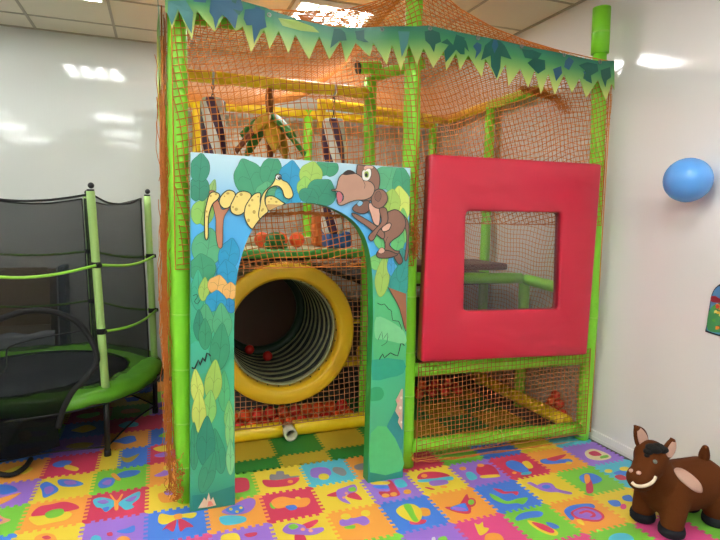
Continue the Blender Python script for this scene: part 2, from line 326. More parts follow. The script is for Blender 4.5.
T(4,-1,'green','green foam puzzle mat under the lower green beam, left half')
T(5,-1,'blue','blue foam puzzle mat under the lower green beam, middle')
T(6,-1,'yellow','yellow foam puzzle mat under the lower green beam, right half')
T(7,-1,'cyan','pale blue foam puzzle mat behind the right green post')
T(4,0,'purple','purple foam puzzle mat with a red truck below the lower beam',[('red','truck',c7,[(40,135),(108,128),(150,178),(90,190),(38,170)]),('cyan','cab',c7,[(-22,172),(8,165),(38,195),(0,206)]),('yellow','bar',c7,[(58,184),(143,178),(148,190),(65,196)]),('orange','spot',c6,ell(580,147,18,9)),('orange','spot',c6,ell(672,131,18,8))])
T(4,1,'blue','blue foam puzzle mat with green and red music notes',[('green','note',c7,[(100,275),(140,290),(190,315),(250,300),(298,298),(275,330),(240,325),(180,328),(120,305)]),('red','note',c7,[(118,250),(160,255),(180,266),(245,265),(240,285),(215,273),(170,276)])])
T(4,2,'green','green foam puzzle mat with a blue bird and red lobster shape',[('blue','bird',c7,[(235,400),(270,375),(340,365),(375,375),(360,395),(300,402),(245,415)]),('yellow','shape_rim',c7,[(295,415),(340,422),(410,448),(452,475),(440,492),(390,482),(330,450)]),('red','shape',c7,[(318,424),(380,435),(432,466),(420,480),(360,457)]),('blue','claw',c7,[(390,425),(430,430),(460,450),(425,455)])])
T(4,3,'pink','magenta foam puzzle mat below the blue bird mat')
T(3,3,'yellow','yellow foam puzzle mat at the bottom picture edge')
T(5,0,'red','crimson foam puzzle mat with a blue squirrel',[('blue','squirrel',c7,[(185,115),(215,105),(255,115),(295,145),(300,168),(258,166),(215,150),(190,135)]),('yellow','nut',c7,[(268,115),(300,110),(325,140),(295,145)]),('cyan','foot',c7,[(265,170),(312,163),(312,175),(270,180)]),('orange','spot',c7,ell(228,169,12,6))])
T(5,1,'yellow','yellow foam puzzle mat with a purple treble clef',[('purple','clef',c7,[(345,235),(380,220),(420,225),(450,252),(522,270),(512,280),(450,268),(410,268),(360,256)]),('purple','clef_curl',c7,[(293,222),(312,217),(355,240),(345,248),(310,230)]),('blue','clef_loop',c7,ell(392,241,22,10))])
T(5,2,'orange','orange foam puzzle mat with a purple spiral snail',[('blue','snail_body',c7,[(485,360),(530,335),(620,328),(640,350),(560,370),(530,412),(500,392)]),('red','snail_shell',c7,[(520,370),(590,343),(660,363),(692,395),(660,420),(590,415),(540,402)]),('purple','snail_shell_spiral',c7,[(533,372),(590,351),(650,368),(678,395),(655,412),(595,406),(550,396)]),('red','snail_spiral_line',c7,[(560,375),(600,362),(640,375),(645,395),(615,398),(630,385),(600,372),(572,382)]),('yellow','horn',c7,[(550,413),(572,411),(588,437),(560,430)])])
T(6,0,'orange','orange foam puzzle mat with a red-blue parrot shape',[('blue','parrot',c7,[(360,105),(400,95),(460,100),(510,98),(525,112),(440,122),(380,122)]),('red','parrot_wing',c7,[(395,97),(480,75),(492,80),(440,108)]),('yellow','spot',c7,ell(508,118,16,7))])
T(6,1,'green','green foam puzzle mat with a blue mallet head and red handle',[('blue','mallet_head',c7,[(562,190),(600,170),(650,180),(680,205),(640,225),(585,220)]),('red','handle',c7,[(600,210),(622,205),(635,265),(600,270)]),('orange','tip',c7,[(588,182),(612,180),(618,212),(595,225)])])
T(6,2,'yellow','yellow foam puzzle mat with two blue shapes near the brown ride-on horse',[('blue','shape',c2,[(125,365),(170,362),(185,385),(150,388)]),('blue','shape',c2,[(190,345),(225,338),(238,365),(200,362)]),('pink','spot',c2,ell(195,390,14,12))])
T(6,3,'pink','magenta foam puzzle mat under the front feet of the ride-on horse')
T(5,3,'green','green foam puzzle mat with a pale blue blob left of the horse feet',[('cyan','blob',c2,[(130,530),(165,510),(220,515),(240,545),(140,560)])])
T(7,0,'purple','purple foam puzzle mat with a cream and red snail beside the wall',[('cream','snail_edge',c2,[(22,145),(58,130),(120,150),(140,170),(90,182),(38,172)]),('red','snail_body',c2,[(38,148),(68,140),(98,158),(60,162)]),('green','snail_foot',c2,[(92,165),(120,158),(128,168),(95,174)])])
T(7,1,'cyan','pale blue foam puzzle mat with red, blue and yellow shapes beside the wall',[('blue','shape',c2,[(150,240),(180,228),(215,238),(190,250)]),('red','shape',c2,[(155,254),(185,247),(218,265),(180,270)]),('yellow','spot',c2,ell(128,230,18,8)),('yellow','spot',c2,ell(200,220,22,9))])
T(7,2,'orange','orange foam puzzle mat behind the ride-on horse')
T(7,3,'green','green foam puzzle mat under the rear feet of the ride-on horse')
# under the trampoline: seen dimly through the black skirt
UC = {(-5,-3):'orange',(-5,-4):'blue',(-4,-4):'purple',(-3,-4):'orange',(-2,-4):'blue',(-5,-5):'green',(-4,-5):'blue',(-3,-5):'red',(-2,-5):'red',
      (-5,-6):'yellow',(-4,-6):'red',(-3,-6):'green',(-2,-6):'purple',(-5,-7):'purple',(-4,-7):'orange',(-3,-7):'yellow',(-2,-7):'green',(-5,-8):'red',(-4,-8):'green',(-3,-8):'blue',(-2,-8):'orange'}
MOT = {(-5,-3):('yellow','moon'),(-5,-4):('red','crown'),(-4,-4):('ochre','pear'),(-3,-4):('blue','cloud'),(-2,-4):('green','leaf'),(-4,-5):('yellow','boat'),(-3,-5):('cyan','whale'),(-2,-5):('white','cup'),(-5,-5):('purple','plum'),
       (-5,-6):('red','apple'),(-4,-6):('green','tree'),(-3,-6):('orange','carrot'),(-2,-6):('yellow','sun'),(-5,-7):('cyan','drop'),(-4,-7):('red','cherry'),(-3,-7):('blue','bell'),(-2,-7):('pink','heart'),(-5,-8):('yellow','star'),(-4,-8):('purple','grape'),(-3,-8):('yellow','lemon'),(-2,-8):('blue','fish')}
for (i, j), c in UC.items():
    x0 = TX+TS*i; y1 = TY-TS*j; mc, mn = MOT[(i, j)]
    if y1 > 5.74: y1 = 5.735
    ob = tile(x0, x0+TS, TY-TS*(j+1), y1, c, ('%s foam puzzle mat with a %s cut-out shape in the shade under the trampoline' % (c, mc)) if j != -8 else 'plain %s foam mat near the back wall behind the trampoline' % c)
    rr = random.Random(i*31+j); cx, cy0 = x0+.15, TY-TS*j-.15
    if j == -8: continue
    q = MB(); q.prism(smooth([(cx+(.05+.045*rr.random())*math.cos(a), cy0+(.04+.045*rr.random())*math.sin(a), .0012) for a in [k*PI/4 for k in range(8)]], 4), (0, 0, -.003), foam(mc))
    q.build('cutout_shape', ob, loc=(cx, cy0, 0), fixn=True)
# plain green / ochre mats inside the play structure
ex = [.222, .375, .707, 1.038, 1.37, 1.70, 2.03, 2.36, 2.69]; eyy = [3.272, 3.433, 3.745, 4.06, 4.37]
n_in = 0
ordx = ['leftmost', 'second from the left', 'third from the left', 'fourth from the left', 'fifth from the left', 'sixth from the left', 'seventh from the left', 'rightmost']
ordy = ['in the cut front row', 'in the second row', 'in the third row', 'in the rear row']
for a in range(8):
    for c in range(4):
        col_ = 'dkgreen' if (a+c) % 2 else 'ochre'
        tile(ex[a], ex[a+1], eyy[c], eyy[c+1], col_, '%s foam mat inside the structure, %s %s' % ('dark green' if col_ == 'dkgreen' else 'mustard', ordx[a], ordy[c]), group='plain mats inside the play structure')
# ================================================================ PLAY STRUCTURE
m_green = mat('lime_green_vinyl', '#85d92c', .42, bump=.15, bscale=18, var=.06)
m_green2 = mat('lime_green_tape', '#98dc4e', .3)
m_yel = mat('yellow_vinyl', '#f9d41c', .32, bump=.15, bscale=20, var=.05)
m_net = mat('orange_net_cord', '#bf6c22', .7, var=.15, bscale=30)
m_netb = mat('bright_orange_net_cord', '#dc8838', .75, var=.12, bscale=30)
m_netd = mat('orange_net_cord_frayed', '#bd6c22', .8, var=.25, bscale=60)
m_metal = mat('steel_clamp', '#8e8c88', .35, metal=.9)
m_dark = mat('dark_foam', '#2a2622', .8)
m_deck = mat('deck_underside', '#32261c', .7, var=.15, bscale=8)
X0, X1, X2 = .105, 1.45, 2.885
Y0, Y1, Y2 = 3.05, 3.78, 5.55
frame = thing('play_structure', 'tall green and yellow padded indoor play structure wrapped in orange netting', 'play structure', (1.48, 3.05, 0))
def cords(b, P, W, H, cell, ang, r, mt, N, mask=None, amp=.008, seed=0, n=4, wamp=.01):
    ph = [random.Random(seed+k).uniform(0, 6.28) for k in range(6)]
    def pos(u, v):
        du = amp*(math.sin(5.1*u+2.3*v+ph[0])+.6*math.sin(11*v-7*u+ph[1])); dv = amp*(math.sin(4.3*v+3.1*u+ph[2])+.6*math.sin(12*u+6*v+ph[3]))
        w = wamp*(math.sin(3.3*u+2.1*v+ph[4])+.5*math.sin(8*u-6*v+ph[5]))
        return P(min(max(u+du, 0), W), min(max(v+dv, 0), H)) + N*w
    for fam in range(2):
        t = ang + fam*PI/2; d = (math.cos(t), math.sin(t)); nn = (-d[1], d[0])
        ks = [x*nn[0]+y*nn[1] for x in (0, W) for y in (0, H)]
        for k in range(math.ceil(min(ks)/cell), math.floor(max(ks)/cell)+1):
            c = k*cell; lo, hi = -1e9, 1e9
            for q, L in ((0, W), (1, H)):
                o_ = nn[q]*c
                if abs(d[q]) < 1e-9:
                    if o_ < 0 or o_ > L: lo, hi = 1, 0
                else:
                    a, e = (0-o_)/d[q], (L-o_)/d[q]; lo = max(lo, min(a, e)); hi = min(hi, max(a, e))
            if hi-lo < .01: continue
            ss = [lo]+[s*cell for s in range(math.ceil((lo+.004)/cell), math.floor((hi-.004)/cell)+1)]+[hi]
            run = []
            for s in ss:
                u, v = nn[0]*c+d[0]*s, nn[1]*c+d[1]*s
                if mask is None or mask(u, v): run.append(pos(u, v))
                else:
                    if len(run) > 1: b.tube(run, r, mt, n, False)
                    run = []
            if len(run) > 1: b.tube(run, r, mt, n, False)
def net(name, A, U, V, cell=.036, ang=0, r=.0025, label=None, mask=None, amp=.008, wamp=.01, seed=0, rope=True, mt=None, parent=frame, fn=None, n=4):
    A, U, V = Vector(A), Vector(U), Vector(V); W, H = U.length, V.length; u_, v_ = U.normalized(), V.normalized(); N = u_.cross(v_)
    P = fn if fn else (lambda u, v: A+u_*u+v_*v)
    b = MB(); mt = mt or m_net
    cords(b, P, W, H, cell, ang, r, mt, N, mask, amp, seed, n, wamp)
    if rope:
        k = 12; loop = [P(W*i/k, 0) for i in range(k)]+[P(W, H*i/k) for i in range(k)]+[P(W-W*i/k, H) for i in range(k)]+[P(0, H-H*i/k) for i in range(k)]
        b.tube(loop, .0035, mt, 5, closed=True)
    o = b.build(name, parent, loc=wl(parent) if parent is not None else None)
    if label: o['label'] = label
    return o
def post(pts, r, label=None, bands=(), foot=True, mt=None, name='post'):
    b = MB(); P = smooth(pts, 4, False) if len(pts) > 2 else [Vector(pts[0]).lerp(Vector(pts[1]), k/8) for k in range(9)]
    b.tube(P, [r*(1+.03*math.sin(5*i)) for i in range(len(P))], mt or m_green, 16)
    o = b.build(name, frame, loc=pts[0])
    if label: o['label'] = label
    for z in bands:
        # point at height z
        for i in range(len(P)-1):
            if P[i].z <= z <= P[i+1].z:
                c = P[i].lerp(P[i+1], (z-P[i].z)/max(1e-6, P[i+1].z-P[i].z))
                q = MB(); q.lathe([(r*1.0, -.004), (r*1.06, -.004), (r*1.06, .004), (r*1.0, .004)], m_green2, Matrix.Translation(c), 16); q.build('tape_band', o, loc=c); break
    if foot:
        c = Vector(pts[0]); q = MB(); q.lathe([(0, 0), (r*.98, 0), (r*.98, .03), (r*.8, .05), (0, .05)], m_metal, Matrix.Translation(c), 16); q.build('floor_clamp', o, loc=c)
    return o
post([(X0+.01, Y0, 0), (X0, Y0, .9), (X0-.005, Y0, 1.8), (X0, Y0, 2.64)], .05, None, (.2, .45, .75, 1.05))
post([(X1+.012, Y0, 0), (X1, Y0, .9), (X1-.008, Y0, 1.8), (X1-.012, Y0, 2.7), (X1-.012, Y0, 3.12)], .05, 'tallest green post, between the arch and the red panel', (.25, .47, .75, 1.1))
pr_ = post([(X2-.008, Y0, 0), (X2, Y0, .35), (X2+.01, Y0, .9), (X2, Y0, 1.3), (X2-.02, Y0, 2.2), (X2-.042, Y0, 2.6)], .048, 'green post by the right wall with a thicker cap on top', (.35, .9))
b = MB(); b.tube([(X2-.045, Y0, 2.72), (X2-.05, Y0, 3.02)], .058, m_green, 16); b.tube([(X2-.042, Y0, 2.58), (X2-.046, Y0, 2.73)], .045, m_green, 16); b.tube([(X2-.0475, Y0, 2.85), (X2-.0478, Y0, 2.862)], .0595, m_green2, 16)
b.build('post_cap', pr_, loc=(X2-.045, Y0, 2.6))
for x in (X0, X1, X2):
    if x != X2: post([(x, Y1, 0), (x, Y1, 1.35), (x, Y1, 2.58)], .045)
    post([(x, Y2, 0), (x, Y2, 2.66)], .045)
post([(X2, 4.42, 0), (X2, 4.42, 2.62)], .045)
post([(X2-.02, Y1, 0), (X2-.02, Y1, 1.06)], .045, 'short green post under the side railing')
def beam(p, q, r=.042, mt=None, label=None, bend=(), bands=0, name='beam'):
    b = MB(); p, q = Vector(p), Vector(q); P = [p.lerp(q, k/10) for k in range(11)]
    b.tube(P, [r*(1+.035*math.sin(3.7*i)) for i in range(11)], mt or m_green, 14)
    o = b.build(name, frame, loc=p)
    if label: o['label'] = label
    for k in range(bands):
        c = p.lerp(q, (k+.6)/(bands+.2)); d = (q-p).normalized()
        w = MB(); w.tube([c-d*.005, c+d*.005], r*1.07, m_green2 if (mt or m_green) is m_green else mt, 14); w.build('tape_band', o, loc=c)
    return o
beam((X1+.04, Y0, .625), (X2-.04, Y0, .60), .043, None, 'green beam under the red panel', bands=3)
beam((X1+.04, Y0, .125), (X2-.04, Y0, .085), .043, None, 'lowest green beam at the front', bands=3)
beam((X0, Y0, 2.6), (X1, Y0, 2.62)); beam((X1, Y0, 2.62), (X2-.04, Y0, 2.58))
# yellow tubes
beam((X0, Y1, 2.475), (X1, Y1, 2.475), .04, m_yel, 'bright yellow top tube over the arch'); 
beam((X0, Y2, 2.64), (X1, Y2, 2.62), .045, m_yel); beam((X1, Y2, 2.62), (X2, Y2, 2.62), .045, m_yel)
beam((1.27, 4.25, 2.47), (2.84, 5.2, 2.61), .042, m_yel)
beam((1.22, 4.25, 2.50), (1.22, 4.25, 2.28), .035, m_yel); beam((.35, 5.5, 2.62), (.35, 5.5, 2.0), .04, m_yel)
beam((X2, 5.2, 2.62), (X2, 4.42, 2.635), .042, m_yel, 'yellow side tube near the roof'); beam((X2, 4.42, 2.635), (X2, Y1-.05, 2.625), .042, m_green)
beam((X0, Y1, 2.48), (X0, Y2, 2.62), .04, m_yel)
beam((X1+.02, Y1, 2.60), (X1+.30, Y1-.25, 2.66), .04, m_green)
e = MB(); e.tube([(X1-.10, Y1-.02, 2.64), (X1+.06, Y1-.02, 2.66)], .045, m_green, 14); e.tube([(X1-.112, Y1-.02, 2.638), (X1-.098, Y1-.02, 2.641)], .047, m_dark, 14); e.build('pipe_stub', frame, loc=(X1, Y1, 2.64))['label'] = 'short green pipe end with a dark cap near the roof'
# pit border tubes on the floor
yb = beam((.17, Y1-.03, .055), (.80, Y1-.03, .052), .055, m_yel, 'yellow floor tube under the tunnel, left piece', name='pit_border'); yb2 = beam((.89, Y1-.03, .052), (X1+.05, Y1-.03, .058), .055, m_yel, 'yellow floor tube under the tunnel, right piece', name='pit_border')
m_pipe = mat('pale_pipe', '#d8d2b8', .4)
b = MB(); X = Matrix.Translation((.845, Y1-.03, .05)) @ Matrix.Rotation(PI/2, 4, 'X')
b.lathe([(.046, -.02), (.046, .12), (.034, .12), (.034, -.01)], m_pipe, X, 20, closed=True); b.lathe([(0, .0), (.034, .0)], m_dark, X, 20)
b.build('pipe_socket', frame, loc=(.845, Y1-.03, .05))['label'] = 'short open pipe end facing out between two yellow floor tubes'
beam((X2-.075, 3.13, .10), (X2-.075, 4.38, .10), .05, m_yel, 'yellow floor tube running back along the right side', name='pit_border')
beam((1.5, 4.05, .5), (2.75, 4.4, .28), .045, m_yel); beam((1.29, 4.3, .70), (1.75, 4.3, .66), .045, m_yel); beam((1.29, 4.3, .37), (1.75, 4.3, .34), .045, m_yel)
# railing seen through the window
beam((X1+.03, Y1, 1.13), (X2-.06, Y1, 1.10), .045, None, 'green railing behind the red panel window'); beam((X2-.02, Y1-.02, 1.09), (X2-.02, Y0+.06, 1.06), .045)
# decks
m_pad = mat('dark_red_pad', '#5e1e26', .45, bump=.1, bscale=12); m_gpad = mat('green_deck_pad', '#3f9a35', .4, bump=.1, bscale=12); m_top = mat('pale_deck_cover', '#c3bd9c', .5, var=.08, bscale=5)
b = MB(); b.rbox((X0+.02, Y1-.02, 1.285), (X1+.03, Y1+.10, 1.345), m_gpad, .02); b.build('deck_edge', frame, loc=(.8, Y1, 1.3))['label'] = 'green padded edge of the upper deck above the tunnel'
b = MB(); b.box((X0, Y1+.09, 1.27), (X1, Y2, 1.30), m_deck); b.box((X0+.02, Y1+.10, 1.30), (X1-.01, Y2-.05, 1.34), m_top); b.rbox((X0+.05, Y1+.62, 1.34), (X1-.04, Y1+.74, 1.41), m_top, .02); b.build('upper_deck', frame, loc=(.8, 4.6, 1.3))
b = MB(); b.box((X1+.05, Y1+.06, 1.05), (X2-.03, Y2, 1.09), m_deck); b.build('side_deck', frame, loc=(2.2, 4.6, 1.1))
b = MB(); b.box((X1+.05, Y0+.07, .655), (X2-.05, Y2-.02, .69), m_deck); b.build('added_lower_deck', frame, loc=(2.2, 4.3, .67))  # deck added to darken the space under the red panel
b = MB(); b.rbox((X1+.03, Y1-.02, 1.17), (X2-.2, Y1+.5, 1.225), m_pad, .02); b.build('deck_pad', frame, loc=(2.2, 4, 1.2))['label'] = 'dark red pad above the railing behind the window'
m_backing = mat('brown_backing', '#5a4030', .6, bump=.2, bscale=5)  # brown panels added to darken the view behind the tunnel and low bay
b = MB(); b.rbox((X0+.06, Y2-.13, .0), (X1-.06, Y2-.06, 1.25), m_backing, .02); b.build('added_dark_backing', frame, loc=(.8, Y2-.1, 0))
b = MB(); b.rbox((X1+.06, Y2-.13, .0), (X2-.06, Y2-.06, .64), m_backing, .02); b.build('added_dark_backing', frame, loc=(2.2, Y2-.1, 0))
# ---------------------------------------------------------------- netting
YN = 2.992
net('front_net', (X0-.03, YN, 1.295), (X1-X0+.03, 0, 0), (0, 0, 1.335), .035, .16, label='front netting above and behind the arch', amp=.014, wamp=.006, seed=1)
net('front_net', (X1, YN, 1.555), (X2-X1-.0, 0, 0), (0, 0, 1.07), .033, .30, label='front netting above the red panel', amp=.016, wamp=.006, seed=2)
net('lower_net', (X1+.06, Y0-.05, .06), (X2-X1-.08, 0, 0), (0, 0, .62), .031, .03, r=.0023, label='low netting under the red panel', amp=.006, wamp=.004, seed=3, mt=mat('tan_net_cord', '#a9642e', .8))
net('side_net', (X0-.075, Y0, .05), (0, Y2-Y0, 0), (0, 0, 2.58), .075, .1, r=.002, label='netting on the left side', amp=.02, wamp=.012, seed=4)
net('side_net', (X2+.052, Y0-.02, .05), (0, Y2-Y0, 0), (0, 0, 2.58), .04, .1, r=.0024, label='netting on the right side by the wall', mt=m_netb, amp=.02, wamp=.008, seed=5)
net('back_net', (X0, Y2+.06, .05), (X2-X0, 0, 0), (0, 0, 2.6), .042, .05, r=.0023, label='netting at the back', mt=m_netb, amp=.015, seed=6)
RC = (.822, .755)
net('tunnel_net', (X0+.02, Y1-.065, .10), (X1-X0+.0, 0, 0), (0, 0, 1.17), .039, .02, r=.003, label='netting around the yellow tunnel ring', mask=lambda u, v: math.hypot(u+X0+.02-RC[0], v+.10-RC[1]) > .478, amp=.008, wamp=.006, seed=7, mt=mat('dark_net_cord', '#b57c50', .8))
# roof netting, drawn up to the tall middle post
def roofz(x, y):
    d = abs(x-X1); pk = .34*math.exp(-d/(.45 if x > X1 else .33))*(1-.5*min(1, (y-YN)/2.5))
    return 2.645+pk-.06*math.sin(PI*min(1, max(0, (y-YN)/2.55)))
A = Vector((X0-.05, YN, 2.64))
net('roof_net', A, (X2-X0+.08, 0, 0), (0, 2.6, 0), .036, .12, r=.0025, label='roof netting drawn up to the tall post', mt=m_netb, fn=lambda u, v: Vector((A.x+u, A.y+v, roofz(A.x+u, A.y+v))), amp=.015, wamp=.008, seed=8)
net('roof_net', (X0-.04, YN, 2.63), (X2-X0+.05, 0, 0), (0, 0, .4), .034, .2, label='tent-shaped netting rising over the leaf banner', fn=lambda u, v: Vector((X0-.04+u, YN, 2.63+(roofz(X0-.04+u, YN)-2.63)*v/.4)), amp=.008, wamp=.003, seed=9, mask=lambda u, v: (roofz(X0-.04+u, YN)-2.63) > .05 or v < .04)
# frayed bunches of netting
def fray(pts, cnt, spread, label, seed, r=.0017):
    rr = random.Random(seed); b = MB(); P = [Vector(p) for p in pts]
    for k in range(cnt):
        s = rr.random()*.75; L = rr.uniform(.12, .35); out = []; off = Vector((rr.gauss(0, 1), rr.gauss(0, 1), 0))*spread
        ph = rr.random()*6; fr = rr.uniform(20, 60)
        for i in range(14):
            t = min(1, s+L*i/13)*(len(P)-1); a = min(int(t), len(P)-2); c = P[a].lerp(P[a+1], t-a)
            off += Vector((rr.gauss(0, 1), rr.gauss(0, 1), rr.gauss(0, 1)))*spread*.35; off *= .9
            q = c+off; q.z = max(q.z, .004); out.append(q)
        b.tube(smooth(out, 2, False), r, m_netd, 4, False)
    o = b.build('frayed_netting', frame, loc=pts[0]); o['label'] = label
fray([(X0-.085, Y0, .03), (X0-.075, Y0, .5), (X0-.09, Y0, 1.1), (X0-.07, Y0, 1.8), (X0-.07, Y0, 2.45)], 70, .016, 'frayed netting bunched along the left front post', 1)
fray([(X0-.06, Y0-.05, .02), (X0-.03, Y0-.08, .12), (X0-.05, Y0-.03, .3)], 30, .03, 'loose netting curling at the foot of the left front post', 5)
fray([(X2+.05, Y0+.02, .1), (X2+.055, Y0+.02, 1.0), (X2+.05, Y0+.02, 2.3)], 50, .008, 'frayed netting along the right front post', 2)
fray([(2.36, 3.35, 2.52), (2.55, 3.3, 2.49), (2.68, 3.25, 2.43), (2.74, 3.2, 2.35)], 90, .022, 'tangled netting hanging under the banner at the right', 3)
fray([(X1+.005, YN-.01, 1.62), (X1, YN-.02, 1.45), (X1+.01, YN-.01, 1.33)], 50, .018, 'tangled netting on the middle post', 4)
fray([(.42, YN, 1.585), (.75, YN, 1.60), (1.18, YN, 1.575)], 60, .008, 'frayed cord hem across the arch opening', 6)
fray([(X1+.02, YN-.02, .12), (X1+.03, YN-.02, .06), (X1+.25, YN-.03, .05), (X2-.1, YN-.02, .03)], 22, .008, 'frayed net edge along the lowest beam', 8)
# ================================================================ TUNNEL
m_ring = mat('yellow_plastic_ring', '#eebd22', .38, bump=.04, bscale=9)
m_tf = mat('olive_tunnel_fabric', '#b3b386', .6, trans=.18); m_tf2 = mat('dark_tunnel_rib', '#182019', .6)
tun = thing('crawl_tunnel', 'ribbed crawl tunnel with a wide yellow ring behind the arch', 'tunnel', (RC[0], Y1, RC[1]))
X = Matrix.Translation((RC[0], Y1-.075, RC[1])) @ Matrix.Rotation(-PI/2, 4, 'X')
b = MB(); b.lathe([(.503, .0), (.51, .02), (.503, .05), (.41, .06), (.40, .10), (.387, .10), (.389, .02), (.404, -.012), (.414, -.018), (.483, -.014), (.496, -.008)], m_ring, X, 64, closed=True)
b.build('tunnel_ring', tun, loc=(RC[0], Y1-.05, RC[1]))
for k in range(30):
    a = 2*PI*k/30; c = X @ Vector((.388*math.cos(a), .388*math.sin(a), .055)); b = MB(); b.ball(c, .007, m_tf2, 8, 4); b.build('rivet', tun, loc=c)
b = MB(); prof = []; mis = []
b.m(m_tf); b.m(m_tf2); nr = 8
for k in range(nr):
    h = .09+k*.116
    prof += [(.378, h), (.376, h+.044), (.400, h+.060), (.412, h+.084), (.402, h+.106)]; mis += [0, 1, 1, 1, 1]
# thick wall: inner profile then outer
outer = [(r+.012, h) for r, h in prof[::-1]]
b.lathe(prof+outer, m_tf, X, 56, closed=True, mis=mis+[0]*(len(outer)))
for v in b.v:
    a = math.atan2(v.z-RC[1], v.x-RC[0]); v.y += .010*math.sin(3*a+v.y*9)+.006*math.sin(7*a+v.y*14)
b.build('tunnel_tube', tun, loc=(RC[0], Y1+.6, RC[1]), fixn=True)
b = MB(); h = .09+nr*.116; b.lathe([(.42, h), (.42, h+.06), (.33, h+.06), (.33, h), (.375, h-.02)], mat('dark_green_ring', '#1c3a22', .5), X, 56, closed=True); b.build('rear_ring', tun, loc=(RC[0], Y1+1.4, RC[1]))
# ================================================================ BALLS
m_ob = mat('orange_plastic', '#f0541e', .3); m_rb = mat('red_plastic', '#d92a20', .3); m_yb = mat('yellow_plastic', '#f0c020', .3)
proto = {}
def pball(p, mt, label, group, r=.036):
    if mt.name not in proto:
        b = MB(); b.ball((0, 0, 0), .036, mt, 16, 10); o = b.build('plastic_ball'); proto[mt.name] = o
    else: o = proto[mt.name].copy(); COL.objects.link(o)
    o.location = p; o.scale = (r/.036,)*3; return tag(o, label, 'ball', group)
rr = random.Random(5)
for ly in range(2):
    for iy in range(2-ly):
        for ix in range(13-ly % 2):
            x = .24+.0935*ix+(.0467 if ly % 2 else 0)
            if x > 1.38: continue
            y = 3.88+.0935*iy+.0467*ly; z = .0465+.074*ly
            mt, nm = (m_ob, 'orange') if rr.random() < .8 else (m_rb, 'red')
            pball((x, y, z), mt, '%s plastic ball in the pit under the tunnel' % nm, '%s balls under the tunnel' % nm, .046)
for ly in range(2):
    for k in range(6-ly):
        for q in range(2-ly):
            mt, nm = (m_rb, 'red') if rr.random() < .75 else (m_ob, 'orange')
            pball((1.86+.13*k+.05*ly+.02*(q % 2), 4.19+.088*q+.044*ly, .0425+.066*ly), mt, '%s plastic ball in the pit under the red panel' % nm, '%s balls under the red panel' % nm, .042)
for (x, y, z), nm in (((2.902, 3.33, .037), 'orange'), ((2.902, 3.42, .037), 'red'), ((2.899, 3.37, .10), 'red'), ((2.9, 3.46, .10), 'orange'), ((2.9, 3.29, .10), 'red'), ((2.9, 3.415, .16), 'orange'), ((2.9, 3.325, .165), 'red'), ((2.9, 3.51, .037), 'red'), ((2.9, 3.375, .22), 'red')):
    pball((x, y, z), m_ob if nm == 'orange' else m_rb, '%s plastic ball between the yellow side tube and the right netting' % nm, '%s balls in the right front corner' % nm)
for k, (px, py, nm) in enumerate(((262, 229, 'leftmost'), (280, 230, 'middle'), (297, 229, 'rightmost'))):
    p = atY(px, py, 4.1); pball((p.x, 4.1, 1.34+.061), m_ob, 'larger orange ball on the upper deck seen through the arch, %s of three' % nm, None, .06)
for k, (dx, dy) in enumerate(((-.12, .80), (.0, .62))):
    x = RC[0]+dx; zz = RC[1]-math.sqrt(.376**2-dx*dx)+.046*1.06
    pball((x, Y1+dy, zz), m_rb, ('red plastic ball inside the tunnel, at its far end', 'red plastic ball inside the tunnel, nearer the ring')[k], None, .04)
# green toy, blue cushion and orange block on the upper deck
t = thing('soft_toy', 'small dark green toy animal on the upper deck, in front of the orange balls', 'toy', (.8, 3.95, 1.34)); m_tt = mat('dark_green_toy', '#1f6b2c', .5)
b = MB(); b.ball((.8, 3.98, 1.405), .075, m_tt, 16, 10, (1, 1, .8)); b.build('toy_body', t, loc=(.8, 3.98, 1.4))
b = MB(); b.ball((.80, 3.91, 1.43), .035, m_tt, 12, 8); b.build('head', t, loc=(.8, 3.91, 1.43))
for sx in (-1, 1):
    for sy_ in (-1, 1):
        b = MB(); b.ball((.8+sx*.06, 3.98+sy_*.05, 1.362), .022, m_tt, 10, 6); b.build('leg', t, loc=(.8+sx*.06, 3.98+sy_*.05, 1.36))
b = MB(); b.rbox((1.20, 3.98, 1.342), (1.40, 4.16, 1.47), mat('blue_vinyl', '#2f5fa8', .45), .03); b.lathe([(.0, 1.468), (.02, 1.468), (.015, 1.475), (0, 1.476)], mat('blue_vinyl_dark', '#24477e', .45), Matrix.Translation((1.3, 4.07, 0)), 12); tag(b.build('cushion', loc=(1.3, 4.07, 1.342)), 'blue block cushion on the upper deck at the right of the arch opening', 'cushion')
b = MB(); b.rbox((1.16, 4.2, 1.342), (1.36, 4.34, 1.60), mat('orange_vinyl', '#d2691f', .45), .03); tag(b.build('cushion', loc=(1.25, 4.27, 1.342)), 'orange block cushion behind the blue one on the upper deck', 'cushion')
